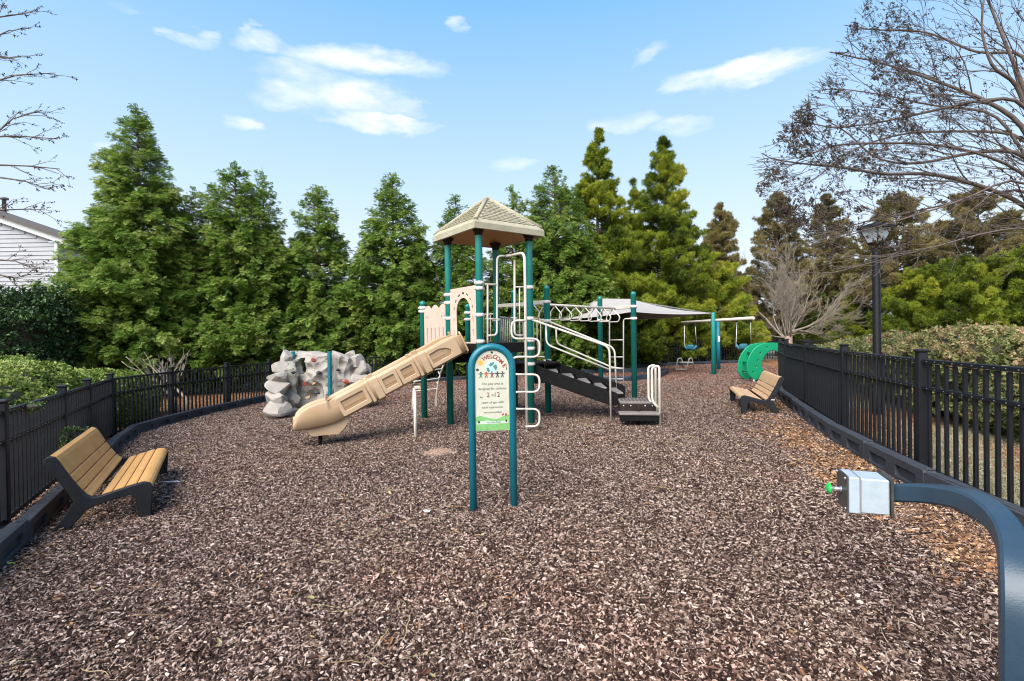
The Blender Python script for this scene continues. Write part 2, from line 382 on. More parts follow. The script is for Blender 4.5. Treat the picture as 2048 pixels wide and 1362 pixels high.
def kite(v, f, lt, p, d, side, L, w, l):
    """thin leaf: base p, direction d, width along side"""
    n = len(v); v += [p, p + d * L * .45 + side * w, p + d * L, p + d * L * .45 - side * w]; f.append((n, n + 1, n + 2, n + 3)); lt.append(l)
def rndv(r): 
    while True:
        p = Vector((r.uniform(-1, 1), r.uniform(-1, 1), r.uniform(-1, 1)))
        if .05 < p.length < 1: return p.normalized()
def spray_src(seed, m):      # flat drooping arborvitae fan
    r = random.Random(seed); v = []; f = []; lt = []
    for j in range(9):
        t = j / 9; px = Vector((t * .85, 0, -.18 * t * t))
        for s_ in (-1, 1):
            a = radians(r.uniform(32, 58)) * s_; L = (.52 - .33 * t) * r.uniform(.75, 1.2)
            d = Vector((cos(a), sin(a), r.uniform(-.35, .15))).normalized(); up = (Vector((0, 0, 1)) + rndv(r) * .5); side = d.cross(up).normalized()
            l = r.random()
            kite(v, f, lt, px, d, side, L, .024, l)
            for k in (.35, .6, .8):
                for s2 in (-1, 1):
                    d2 = (d + side * s2 * .8 + Vector((0, 0, r.uniform(-.2, .3)))).normalized(); kite(v, f, lt, px + d * L * k, d2, d2.cross(up).normalized(), L * .46 * (1.2 - k * .6), .021, min(1, l + .2))
    kite(v, f, lt, Vector((.6, 0, -.1)), Vector((1, 0, -.15)).normalized(), Vector((0, 1, 0)), .42, .04, .8)
    return source('spray', v, f, m, lt)
def tuft_src(seed, m):       # brush of pointed shoots (cryptomeria)
    r = random.Random(seed); v = []; f = []; lt = []
    for j in range(34):
        d = (rndv(r) + Vector((.55, 0, .35))).normalized(); L = r.uniform(.45, 1); sd_ = d.cross(rndv(r)).normalized(); s2 = d.cross(sd_)
        l = r.random(); st = d * .12
        kite(v, f, lt, st, d, sd_, L, .045, l); kite(v, f, lt, st, d, s2, L, .045, l)
    return source('tuft', v, f, m, lt)
def leaf_src(seed, m, n=14, w=.2, L0=.55):
    r = random.Random(seed); v = []; f = []; lt = []
    for j in range(n):
        p = rndv(r) * r.uniform(.05, .5); d = (rndv(r) + Vector((0, 0, .4))).normalized(); sd_ = d.cross(rndv(r)).normalized(); nn = d.cross(sd_); L = L0 * r.uniform(.7, 1.2); b = len(v)
        v += [p, p + d * L * .5 + sd_ * w * L * 1.8 + nn * .05, p + d * L, p + d * L * .5 - sd_ * w * L * 1.8 + nn * .05, p + d * L * .5]
        f += [(b, b + 1, b + 2, b + 4), (b, b + 4, b + 2, b + 3)]; l = r.random(); lt += [l, l]
    return source('leaves', v, f, m, lt)
def branchtube(v, f, a, b, r0, r1, n=4, seed=0):
    d = (b - a)
    if d.length < 1e-5: return
    d.normalize(); u = d.cross(Vector((.3, .5, .8))).normalized(); w = d.cross(u); o = len(v)
    for p, r_ in ((a, r0), (b, r1)):
        for j in range(n):
            t = 2 * pi * j / n; v.append(p + (u * cos(t) + w * sin(t)) * r_)
    for j in range(n): j2 = (j + 1) % n; f.append((o + j, o + j2, o + n + j2, o + n + j))

# ------------------------------------------------------------------ ground
def sheet(name, x0, x1, y0, y1, nx, ny, dz, m, keep=None):
    b = MB(); v = []; f = []
    for j in range(ny + 1):
        for i in range(nx + 1):
            tx = i / nx; x = x0 + (x1 - x0) * tx; y = y0 + (y1 - y0) * j / ny; v.append(V(x, y, gz(x) + dz))
    for j in range(ny):
        for i in range(nx):
            a = j * (nx + 1) + i; q = (a, a + 1, a + nx + 2, a + nx + 1)
            if keep is None or keep(sum((v[k] for k in q), V(0, 0, 0)) / 4): f.append(q)
    b.add(v, f, True); o = b.build(name, m, None, V(0, 0, 0)); o['kind'] = 'structure'; return o
m_outer = mat('pine straw and dry grass', (.19, .12, .065), .95, c2=(.26, .22, .13), scale=.9, amt=.8, bump=.8, bscale=50)
m_soil = mat('dark mulch bed', (.055, .036, .030), .95, c2=(.10, .066, .055), scale=30, amt=.9, bump=.8, bscale=60)
# outer terrain: fine near, coarse far, reaching the horizon
def outer():
    xs = [-1500, -400, -120, -60, -40, -30, -24] + [-20 + i * 2 for i in range(21)] + [24, 30, 40, 60, 120, 400, 1500]
    ys = [-60, -20, -8] + [-4 + 2 * i for i in range(20)] + [40, 60, 100, 300, 1000, 2500]
    v = [V(x, y, gz(x) - .03) for y in ys for x in xs]; n = len(xs)
    f = [(j * n + i, j * n + i + 1, (j + 1) * n + i + 1, (j + 1) * n + i) for j in range(len(ys) - 1) for i in range(n - 1)]
    o = MB().add(v, f, True).build('ground', m_outer, None, V(0, 0, 0)); o['kind'] = 'structure'
outer()

# fence and border lines (ground positions of the posts)
RF = [V(3.05, -1.7, 0), V(3.30, .55, 0), V(3.68, 2.80, 0)] + [G(1845, 953), G(1690, 868), G(1614, 816), G(1567, 790), G(1534, 771)]
RF[6] = RF[5] + (RF[5] - RF[4]).normalized() * 2.2; RF[7] = RF[6] + (RF[6] - RF[5]).normalized() * 2.2 + V(.2, 0, 0)
LF = [V(-2.2, -.2, 0), V(-3.35, 1.35, 0), V(-4.45, 2.95, 0) if False else V(-3.75, 2.85, 0), G(8, 1062), G(128, 958), G(178, 915), G(223, 877), V(-7.75, 11.35, 0), V(-7.55, 13.2, 0), V(-7.35, 15.1, 0), V(-6.9, 16.9, 0)]
BF = [V(-6.9, 16.9, 0), V(-5.0, 18.3, 0), V(-2.8, 19.3, 0), V(-.5, 20.2, 0), V(1.8, 21.0, 0), V(4.1, 21.9, 0), V(6.3, 22.6, 0), V(8.6, 23.1, 0), V(11.1, 23.4, 0)]
for L_ in (RF, LF, BF):
    for p in L_: p.z = gz(p.x)
def inside(p, marg=0):
    """inside the play area (between the fence lines)"""
    def xat(line, y):
        for a, b in zip(line[:-1], line[1:]):
            if min(a.y, b.y) <= y <= max(a.y, b.y): return a.x + (b.x - a.x) * (y - a.y) / ((b.y - a.y) or 1e-6)
        return None
    y = p.y
    if y < 1: y = 1
    r = xat(RF, y); r = (r if r is not None else (RF[-1].x + (y - RF[-1].y) * .45 if y > RF[-1].y else 3.3))
    l = xat(LF, y); l = (l if l is not None else (-6.9 if y < 17 else None))
    if y > 16.9:
        bx = xat(BF, y)
        if y > 23: return False
        l = bx if bx is not None else 12
    return l + marg < p.x < min(r, 11) - marg
mul = sheet('mulch_ground', -9, 12, -1, 24, 84, 100, -.004, m_soil, keep=lambda c: inside(c))

# ------------------------------------------------------------------ mulch chips
m_chip = leafmat('wood chips', [(0, (.014, .008, .006)), (.32, (.036, .021, .016)), (.52, (.090, .056, .044)), (.72, (.205, .150, .120)), (.87, (.36, .295, .25)), (1, (.64, .56, .50))], rough=.8, trans=0, attr='cc', instancer=False, spec=.2)
# colour by chip (cc) and by patch (tint)
t = m_chip.node_tree; b_ = t.nodes['Principled BSDF']; rmp = [n for n in t.nodes if n.bl_idname == 'ShaderNodeValToRGB'][0]
tin = N(t, 'ShaderNodeAttribute', attribute_name='tint'); tin.attribute_type = 'INSTANCER'
mxc = N(t, 'ShaderNodeMix', data_type='RGBA', blend_type='MULTIPLY'); mxc.inputs[0].default_value = 1
cr2 = N(t, 'ShaderNodeValToRGB'); t.links.new(tin.outputs['Fac'], cr2.inputs[0]); cr2.color_ramp.elements[0].color = (.84, .73, .70, 1); cr2.color_ramp.elements[1].color = (1.25, .78, .66, 1)
e = cr2.color_ramp.elements.new(.5); e.color = (1.05, .94, .87, 1)
t.links.new(rmp.outputs[0], mxc.inputs[6]); t.links.new(cr2.outputs[0], mxc.inputs[7]); t.links.new(mxc.outputs[2], b_.inputs['Base Color'])
def chip_patch(seed, n, rad, m, leafy=0, needles=0):
    r = random.Random(seed); v = []; f = []; cc = []
    for i in range(n):
        a = r.uniform(0, 2 * pi); q = rad * sqrt(r.random()); p = V(q * cos(a), q * sin(a), r.uniform(.0, .026) * (1 - .5 * (q / rad) ** 3))
        k = r.random()
        if k < needles: L, w, h = r.uniform(.05, .14), r.uniform(.0012, .002), .001
        elif k < needles + leafy: L, w, h = r.uniform(.02, .05), r.uniform(.009, .02), .001
        else:
            L = r.choice((r.uniform(.007, .018), r.uniform(.010, .028), r.uniform(.012, .03), r.uniform(.022, .048))); w = r.uniform(.0018, .0050) if r.random() < .82 else r.uniform(.005, .010); h = r.uniform(.0012, .004)
        yaw = r.uniform(0, 2 * pi); pit = r.gauss(0, .36); rol = r.gauss(0, .6); E = Euler((rol, pit, yaw)).to_matrix()
        x, y, z = L / 2, w, h; o = len(v); tp = r.uniform(.35, 1)
        bend = r.uniform(-.1, .15) * L
        pts_ = [(-x, -y * tp, 0), (-x, y * tp * .7, 0), (0, -y, bend), (0, y, bend), (x, -y * .7 * tp, 0), (x, y * .8 * tp, 0)]
        if h < .0011:
            v += [E @ V(*c_) + p for c_ in pts_]; f += [(o, o + 2, o + 3, o + 1), (o + 2, o + 4, o + 5, o + 3)]; nf = 2
        else:
            v += [E @ V(c_[0], c_[1], c_[2] + z) + p for c_ in pts_] + [E @ V(c_[0], c_[1], c_[2] - z) + p for c_ in pts_]
            f += [(o, o + 2, o + 3, o + 1), (o + 2, o + 4, o + 5, o + 3), (o, o + 6, o + 8, o + 2), (o + 2, o + 8, o + 10, o + 4), (o + 1, o + 3, o + 9, o + 7), (o + 3, o + 5, o + 11, o + 9), (o, o + 1, o + 7, o + 6), (o + 4, o + 10, o + 11, o + 5)]; nf = 8
        c0 = r.random(); c0 = min(1, max(0, c0 ** 1.25 if not leafy else c0)); cc += [c0] * nf
    s_ = source('chip_patch', v, f, m); a = s_.data.attributes.new('cc', 'FLOAT', 'FACE'); a.data.foreach_set('value', cc); 
    a = s_.data.attributes.new('lt', 'FLOAT', 'FACE'); a.data.foreach_set('value', [.5] * len(cc)); return s_
NP = 6
chips = scatter_group('chips', [chip_patch(100 + i, 5600, .46, m_chip, .02, .05) for i in range(NP)])
pts = []
r = random.Random(5); y = 1.75
while y < 23.5:
    step = .40 if y < 9 else .5
    lim = max(3.6, y * 1.08 + .6); x = -lim
    while x < lim:
        q = V(x + r.uniform(-.12, .12), y + r.uniform(-.12, .12), 0)
        if inside(q, .18 if q.y < 16 else .1):
            q.z = gz(q.x) + .006 * noise.noise(q * .9) + r.uniform(-.004, .006)
            tn = .38 + .35 * noise.noise(q * .45) + .12 * r.uniform(-1, 1)
            if q.y > 10: tn += min(.5, (q.y - 10) * .05)
            pts.append((q, (0, 0, r.uniform(0, 6.28)), r.uniform(.92, 1.08), max(0, min(1, tn))))
        x += step
    y += step
props(scatter('wood_chip_mulch', pts, chips, NP), 'dark brown shredded wood chips covering the playground floor', None, None, 'stuff')

m_leaf = leafmat('dead leaves', [(0, (.03, .016, .012)), (.35, (.14, .066, .034)), (.65, (.36, .18, .085)), (1, (.66, .45, .26))], rough=.7, trans=.1, attr='cc', instancer=False)
lit = scatter_group('litter', [chip_patch(200 + i, 420, .30, m_leaf, .75, .12) for i in range(3)])
pts = []; r = random.Random(9)
for a, b in zip(RF[2:-1], RF[3:]):
    for k in range(52):
        tt = r.random(); p = a.lerp(b, tt); off = .42 + abs(r.gauss(0, .26)); nrm_ = V(-(b - a).y, (b - a).x, 0).normalized(); q = p + nrm_ * off; q.z = gz(q.x) + .006
        if inside(q, .1): pts.append((q, (0, 0, r.uniform(0, 6.28)), r.uniform(.7, 1.1), .5))
for a, b in zip(LF[2:7], LF[3:8]):
    for k in range(13):
        p = a.lerp(b, r.random()); nrm_ = V((b - a).y, -(b - a).x, 0).normalized(); q = p + nrm_ * (.42 + abs(r.gauss(0, .16))); q.z = gz(q.x) + .004; pts.append((q, (0, 0, r.uniform(0, 6.28)), r.uniform(.5, .9), .5))
props(scatter('leaf_litter', pts, lit, 3), 'orange brown fallen leaves along the border beams', None, None, 'stuff')
m_straw = leafmat('pine straw', [(0, (.10, .045, .022)), (.5, (.28, .13, .06)), (1, (.48, .28, .15))], rough=.8, trans=0, attr='cc', instancer=False)
m_dry = leafmat('dry grass', [(0, (.16, .14, .07)), (.5, (.36, .31, .18)), (1, (.52, .47, .32))], rough=.8, trans=.1, attr='cc', instancer=False)
straw = scatter_group('straw', [chip_patch(300 + i, 900, .5, m_straw, .05, .9) for i in range(2)])
drys = scatter_group('drygrass', [chip_patch(310 + i, 900, .5, m_dry, .02, .93) for i in range(2)])
pts = []; pts2 = []; r = random.Random(19)
for k in range(2600):
    side = r.random()
    if side < .5: q = V(r.uniform(3.4, 11), r.uniform(1.5, 15), 0)
    elif side < .85: q = V(r.uniform(-13, -4), r.uniform(2, 17), 0)
    else: q = V(r.uniform(-9, 13), r.uniform(17, 25), 0)
    if inside(q, -.12): continue
    q.z = gz(q.x) - .02; w_ = noise.noise(q * .7)
    (pts2 if (q.x > 3 and w_ > -.02 and q.y < 14) else pts).append((q, (0, 0, r.uniform(0, 6.28)), r.uniform(.8, 1.3), .5))
props(scatter('pine_straw', pts, straw, 2), 'orange pine straw on the ground outside the fence', None, None, 'stuff')
props(scatter('dry_grass', pts2, drys, 2), 'pale dry grass behind the right fence', None, None, 'stuff')

# ------------------------------------------------------------------ fences
def picket_mesh(h, w=.028):
    b = MB(); b.box((0, 0, h / 2), (w, w, h)); return b.mesh('picket', m_fence)
def fence(name, label, posts, h, pitch, singly=True, wpost=.085, skip_first=False, group=None):
    root = thing(name, label, 'fence', posts[0])
    pm = MB().box((0, 0, (h + .07) / 2 - .1), (wpost, wpost, h + .07 + .2), bev=.008).box((0, 0, h + .085), (wpost + .022, wpost + .022, .03), bev=.01).mesh('post', m_fence)
    km = picket_mesh(h - .10); join = MB(); riv = MB()
    for i, p in enumerate(posts):
        q = posts[min(i + 1, len(posts) - 1)] - posts[max(0, i - 1)]; put('post', pm, root, p, atan2(q.y, q.x))
    for a, b in zip(posts[:-1], posts[1:]):
        d = b - a; L = d.length; n = max(2, int(round((L - .08) / pitch))); ang = atan2(d.y, d.x); dn = d.normalized(); sl = Quaternion((0, 0, 1), ang).to_matrix() @ Euler((0, -math.asin(dn.z), 0)).to_matrix()
        nv = V(-dn.y, dn.x, 0).normalized()
        for zz, hh in ((h, .038), (h - .27, .038), (.12, .038)):
            MB().box((a + b) / 2 + V(0, 0, zz - hh / 2), (L - wpost - .006, .046, hh), rot=sl, bev=.004).build('rail', m_fence, root)
        for k in range(1, n):
            p = a + d * (k / n); p = p + V(0, 0, .055)
            if singly: put('picket', km, root, p, ang)
            else: join.box(p + V(0, 0, h / 2 - .05), (.026, .026, h - .1), rot=Matrix.Rotation(ang, 3, 'Z'))
            if singly:
                for zz in (h - .019, h - .289):
                    for s_ in (-1, 1): riv.box(a + d * (k / n) + V(0, 0, zz) + nv * s_ * .025, (.007, .007, .007))
    if join.v: o = join.build('picket_rows', m_fence, root); o['kind'] = 'stuff'
    if riv.v: o = riv.build('rivets', m_rivet, root); o['kind'] = 'stuff'
    return root
fence('picket_fence', 'black metal picket fence on the right, behind the bench and the leafy hedge side', RF, 1.20, .128)
fence('picket_fence', 'black metal picket fence on the left, behind the nearer bench', LF, 1.12, .122)
fence('picket_fence', 'black picket fence along the far back under the conifers', BF, 1.08, .12, singly=False, wpost=.07)
F2 = [at(1500, 690, 26), at(1560, 688, 25.2), at(1620, 686, 24.4), at(1690, 684, 23.6), at(1760, 682, 22.8), at(1840, 680, 22), at(1920, 680, 21), at(2020, 680, 20)]
for p in F2: p.z = gz(p.x)
fence('picket_fence', 'distant black fence beyond the green arch climber, under the bare tree', F2, .98, .11, singly=False, wpost=.09)

# border beams: blocks with two recessed pockets on the play side
def beam_mesh(L, h=.27, w=.13):
    prof = [rrect(-L / 2 + .005, 0, L / 2 - .005, h, .02, 2)]
    for s_ in (-1, 1):
        cx = s_ * L * .235; prof.append(rrect(cx - L * .16, h * .34, cx + L * .16, h * .76, .02, 2))
    M4 = frame(V(0, -w / 2 + .02, 0), (1, 0, 0), (0, 0, 1))
    global ORG
    o_ = ORG; ORG = V(0, 0, 0)
    a = plate('beam_face', prof, .04, m_border, M4, None, .006); me = a.data.copy(); bpy.data.objects.remove(a); ORG = o_
    b = MB(); b.box((0, .012, h / 2), (L - .014, w - .044, h - .012), bev=.012); b.box((0, 0, h + .001), (L - .06, w * .72, .01), bev=.004)
    b.lathe((L / 2 - .07, 0, h + .004), [(.022, 0), (.022, .008), (.012, .012)], 8)
    for v_ in b.v: pass
    bm = bmesh.new(); bm.from_mesh(me); m2 = b.mesh('x', m_border); bm.from_mesh(m2); out = bpy.data.meshes.new('border_beam'); bm.to_mesh(out); bm.free(); out.materials.append(m_border); return out
def border(name, label, line, off, L=1.2, hgt=.27):
    root = thing(name, label, 'border', line[0]); acc = []
    pl = []
    for i, p in enumerate(line):
        d = (line[min(i + 1, len(line) - 1)] - line[max(0, i - 1)]).normalized(); pl.append(p + V(-d.y, d.x, 0) * off)
    # resample
    tot_ = 0; seg = []
    for a, b in zip(pl[:-1], pl[1:]): seg.append((tot_, a, b)); tot_ += (b - a).length
    n = int(tot_ / L)
    def P(s_):
        for t0, a, b in reversed(seg):
            if s_ >= t0: return a + (b - a) * min(1, (s_ - t0) / (b - a).length)
    me = beam_mesh(tot_ / n, hgt); jr = random.Random(len(line))
    for i in range(n):
        a = P(i * tot_ / n); b = P((i + 1) * tot_ / n); d = b - a; c = (a + b) / 2; c.z = gz(c.x) - .04 + jr.uniform(-.006, .006)
        o = put('border_beam', me, root, c, atan2(d.y, d.x) + (0 if off < 0 else pi) + jr.uniform(-.01, .01), (d.length / (tot_ / n), 1, 1)); o.rotation_euler.y = jr.uniform(-.006, .006)
    return root
border('playground_border', 'dark plastic border beams with pockets along the right fence', RF, .27)
border('playground_border', 'dark plastic border beams along the left fence behind the bench', LF, -.26, hgt=.24)
border('playground_border', 'low dark border beams below the far back fence', BF, -.24, 2.0, .2)

exec_parts = []
# ------------------------------------------------------------------ play structure
def D2(a, b): return (b - a).length
pL, pN, pR = G(901, 851), G(963, 866), G(1063, 849)
pA = G(849, 838); pB = pL + pR - pN; pC = pA + pB - pL
pE = at(1095, 700, 10.15); pD = at(1029, 700, 11.0); pF = at(1201, 700, 12.5); pP = at(1268, 700, 11.3)
for p in (pB, pC, pE, pD, pF, pP): p.z = gz(p.x)
ps = thing('play_structure', 'teal and cream playground tower with roof, tan slide, stairs and climbers', 'playground tower', (pL + pR) / 2)
PR = .062
ZT = 3.42
def clamp(post, p, z):
    b = MB(); b.lathe((p.x, p.y, z - .032), [(PR + .004, 0), (PR + .013, .003), (PR + .013, .061), (PR + .004, .064)], 16)
    for s_ in (0, 1, 2, 3):
        a = s_ * pi / 2 + .6; b.box((p.x + cos(a) * (PR + .016), p.y + sin(a) * (PR + .016), z), (.035, .035, .04), rot=Matrix.Rotation(a, 3, 'Z'), bev=.006)
    b.build('clamp', m_clamp, post)
def ppost(p, ztop, clamps=(), cap=True, r=PR):
    b = MB(); g = p.z - .2
    prof = [(r, 0), (r, ztop - g - r * 1.2)]
    if cap: prof += [(r * 1.04, ztop - g - r * 1.15), (r * 1.04, ztop - g - r * .9), (r * .95, ztop - g - r * .5), (r * .72, ztop - g - r * .18), (r * .35, ztop - g)]
    else: prof += [(r, ztop - g)]
    b.lathe((p.x, p.y, g), prof, 20); o = b.build('post', m_teal, ps)
    for z in clamps: clamp(o, p, z)
    return o
def zat(p, py, px=None):
    d = ray(px or 1024 + 1000 * p.x / p.y, py); return CAMZ + d.z * p.y / d.y
oL = ppost(pL, ZT, [zat(pL, y, 897) for y in (590, 606, 637)], False); oN = ppost(pN, ZT, [zat(pN, y, 960) for y in (566, 577, 630, 683)], False)
oR = ppost(pR, ZT, [zat(pR, y, 1062) for y in (575, 637, 681, 697, 728)], False); oB = ppost(pB, ZT, [zat(pB, 640, 990)], False)
ppost(pA, zat(pA, 602, 847), [zat(pA, y, 847) for y in (616, 623)]); ppost(pC, zat(pC, 608, 931), [zat(pC, y, 931) for y in (626, 639)])
ppost(pE, zat(pE, 571, 1093), [zat(pE, y, 1094) for y in (604, 642, 722)]); ppost(pD, zat(pD, 580, 1027), [zat(pD, y, 1028) for y in (613, 637)])
ppost(pF, zat(pF, 593, 1200), [zat(pF, y, 1200) for y in (616, 641)]); ppost(pP, zat(pP, 583, 1267), [zat(pP, y, 1268) for y in (613, 637)])
for p in (pL, pN, pR, pB):      # flared dark sleeves under the roof
    MB().lathe((p.x, p.y, ZT - .10), [(PR + .004, 0), (PR + .008, .05), (PR + .04, .10), (PR + .055, .13)], 16).build('post_sleeve', m_dark, ps)
# roof: hipped shell with eave band, underside and scalloped shingle relief
cR = (pL + pR + pN + pB) / 4
def cor(p, k, z): q = cR + (p - cR) * k; return V(q.x, q.y, z)
ze = 3.40; KO = 1.37; ord_ = [pN, pR, pB, pL]
rf = MB(); apx = V(cR.x, cR.y, 4.13)
lo = [cor(p, KO, ze) for p in ord_]; mid = [cor(p, KO, ze + .10) for p in ord_]; top = [cor(p, KO * .95, ze + .15) for p in ord_]; inn = [cor(p, KO * .93, ze) for p in ord_]
tp4 = [cor(p, .06, 4.13) for p in ord_]
v = lo + mid + top + tp4 + inn
f = []
for i in range(4):
    j = (i + 1) % 4; f += [(i, j, 4 + j, 4 + i), (4 + i, 4 + j, 8 + j, 8 + i), (8 + i, 8 + j, 12 + j, 12 + i), (i, 16 + i, 16 + j, j)]
f.append((12, 13, 14, 15)); roof = rf.add(v, f).build('roof', m_roof, ps)
uz = [cor(p, KO * .93, ze + .005) for p in ord_] + [cor(p, .45, ze + .22) for p in ord_]
MB().add(uz, [((i + 1) % 4, i, 4 + i, 4 + (i + 1) % 4) for i in range(4)] + [(7, 6, 5, 4)]).build('roof_underside', m_roofu, roof)
hip = MB()
for i in range(4): hip.tube([top[i], tp4[i]], .035, 6)
hip.box((cR.x, cR.y, 4.14), (.1, .1, .05), bev=.015); hip.build('hip_ridge', m_roof, roof)
sh = MB()
for i in range(4):
    j = (i + 1) % 4; a0, b0, a1, b1 = top[i], top[j], tp4[i], tp4[j]; nrm_ = (b0 - a0).cross(a1 - a0).normalized(); rows = 13
    if nrm_.z < 0: nrm_.negate()
    for k in range(rows):
        t0 = .05 + .85 * k / rows; t1 = .05 + .85 * (k + 1) / rows
        A = a0.lerp(a1, t0); B = b0.lerp(b1, t0); C_ = a0.lerp(a1, t1); D_ = b0.lerp(b1, t1); wd = (B - A).length - .14; n_ = max(1, int(wd / .105)); ax = (B - A).normalized(); st = A + ax * (.07 + (wd - n_ * .105) / 2 - (.0525 if k % 2 else 0) * (1 if n_ > 1 else 0))
        up_ = ((C_ + D_) / 2 - (A + B) / 2)
        for q in range(n_):
            s0 = st + ax * (q * .105 + .004); w_ = .097; pr = nrm_ * .016
            vs = [s0 + pr + up_ * .22, s0 + ax * w_ * .25 + pr, s0 + ax * w_ * .75 + pr, s0 + ax * w_ + pr + up_ * .22, s0 + ax * w_ + up_ * .98 + nrm_ * .004, s0 + up_ * .98 + nrm_ * .004]
            vs += [vs[0] - pr, vs[1] - pr, vs[2] - pr, vs[3] - pr]
            sh.add(vs, [(0, 1, 2, 3, 4, 5), (0, 6, 7, 1), (1, 7, 8, 2), (2, 8, 9, 3)])
so = sh.build('shingle_relief', m_roof, roof); so['kind'] = 'stuff'
# decks
def deck(name, ps4, z, sk=.17):
    c = sum(ps4, V(0, 0, 0)) / 4; a, b, c3, d = ps4; xd = (b - a); yd = (d - a); ang = atan2(xd.y, xd.x); rot = Matrix.Rotation(ang, 3, 'Z')
    o = MB().box((c.x, c.y, z - .02), (xd.length - .02, yd.length - .02, .04), rot=rot, bev=.006).box((c.x, c.y, z - .05), (xd.length - .14, yd.length - .14, .05), rot=rot).build(name, m_dark, ps)
    s_ = MB()
    for p, q in ((a, b), (b, c3), (c3, d), (d, a)):
        dd = (q - p).normalized(); m_ = (p + q) / 2; s_.box((m_.x, m_.y, z - sk / 2 - .005), ((q - p).length - PR * 2.3, .03, sk), rot=Matrix.Rotation(atan2(dd.y, dd.x), 3, 'Z'), bev=.005)
    s_.build('deck_fascia', m_black, o); return o
ZD1 = zat(pN, 686, 975); ZD2 = zat((pL + pB) / 2, 706, 930); ZD3 = zat(pE, 722, 1090)
deck('deck', [pL, pN, pR, pB], ZD1); deck('deck', [pA, pL, pB, pC], ZD2); deck('deck', [pB, pR, pE, pD], ZD3)
# arch panel between L and N
def edgeframe(a, b, z, inset=0):
    d = (b - a); d.z = 0; return frame(V(a.x, a.y, z), d, (0, 0, 1)), d.length
M4, w_ = edgeframe(pL, pN, 1.49)
hP = 1.0; x0, x1 = .075, w_ - .075
arch = [(w_ / 2 - .25, .03)] + [(w_ / 2 + .25, .03)] + [(w_ / 2 + .25, .55)] + [(w_ / 2 + .25 * cos(a), .55 + .27 * sin(a)) for a in [pi * k / 10 for k in range(1, 10)]] + [(w_ / 2 - .25, .55)]
slots = []
for k in range(7):
    th = pi * (k + .5) / 7
    def pol(rr, t_): return (w_ / 2 + rr * cos(t_), .55 + rr * 1.05 * sin(t_))
    slots.append([pol(.31, th - .13), pol(.35, th - .13), pol(.35, th), pol(.35, th + .13), pol(.31, th + .13), pol(.31, th)])
for sx in (-.35, .315):
    for yy in (.34, .12): slots.append(rrect(w_ / 2 + sx, yy, w_ / 2 + sx + .035, yy + .14, .015, 2))
pan = plate('arch_panel', [rrect(x0, 0, x1, hP, .03)] + [arch] + slots, .022, m_panel, M4, ps, .004)
MB_b = MB()
for (u, w2) in ((x0 + .04, .05), (x1 - .04, .05), (x0 + .04, .95), (x1 - .04, .95), (x0 + .3, .02)):
    p = M4 @ V(u, w2 + .01, .012); MB_b.lathe(p, [(.012, 0), (.009, .008)], 8, axis=(M4.to_3x3() @ V(0, 0, 1)))
MB_b.build('bolt_heads', m_dark, pan)
# wavy panel between A and L
M4, w_ = edgeframe(pA, pL, ZD2 + .04)
hw = zat(pA, 612, 860) - ZD2 - .04 - .03
topc = []
for k in range(25):
    u = k / 24; topc.append((.08 + (w_ - .16) * (1 - u), hw - .07 + .085 * abs(sin(pi * 3 * (u + .0)))))
loops = [[(.08, 0), (w_ - .08, 0)] + topc]
for k in range(5): u = .22 + k * (w_ - .44) / 4; loops.append(rrect(u - .022, .12, u + .022, .46, .02, 3))
for (u, yy) in ((.17, .66), (.25, .66), (w_ - .28, .66), (w_ - .17, .66)): loops.append(disc(u, yy, .022, 10, .032))
loops.append(disc(w_ / 2, hw * .88, .014, 8))
plate('wave_panel', loops, .022, m_panel, M4, ps, .004)
# railings: helper for pipes traced on a vertical plane
def pipe(name, pts, r=.017, fil=.05, m=m_cream, parent=None, n=8):
    return MB().tube(fillet(pts, fil), r, n).build(name, m, parent or ps)
def pl(a, b, *pp): return [onplane(x, y, a, b) for x, y in pp]
NR = lambda *pp: pl(pN, pR, *pp)
pipe('barrier_pipe', NR((970, 568), (979, 569), (992, 569))); pipe('barrier_pipe', NR((975, 569), (975, 671), (975, 690)))
pipe('barrier_pipe', NR((975, 671), (994, 671), (994, 512), (1012, 512)), .019, .09)
pipe('barrier_pipe', NR((1029, 520), (1029, 671), (1050, 671)), .019, .08); pipe('barrier_pipe', NR((1030, 574), (1055, 574)), .015)
pipe('barrier_pipe', NR((1039, 575), (1039, 669)), .012); pipe('barrier_pipe', NR((970, 638), (994, 638)), .013)
poleY = G(1054, 864).y
pol = [at(1054, 864, poleY) - V(0, 0, .15), at(1050, 560, poleY), at(1049, 505, poleY + .02)] + NR((1022, 511), (1012, 512))
pipe('climber_pole', pol, .024, .14, n=10)
sn = []
for k, y in enumerate((641, 677, 714, 748, 784, 817, 854)):
    pass
ys = [641, 677.5, 714, 749, 784, 818, 853]
for k in range(6):
    side = -1 if k % 2 == 0 else 1; xo = 1051 + side * 28; xi = 1051
    seg = [at(xi, ys[k], poleY - .01)] if k == 0 else []
    seg += [at(xo, ys[k], poleY - .01), at(xo, ys[k + 1], poleY - .01)]
    pts_ = [at(xi, ys[k], poleY - .01), at(xo, ys[k], poleY - .01), at(xo, ys[k + 1], poleY - .01), at(xi, ys[k + 1], poleY - .01)]
    pipe('climber_loop', pts_, .018, .15)
pipe('barrier_pipe', [V(pR.x, pR.y, ZD1 - .3), at(1051, 677, poleY) + V(0, .1, -.3)], .014, .02); pipe('barrier_pipe', NR((1050, 677), (1060, 677)), .015)
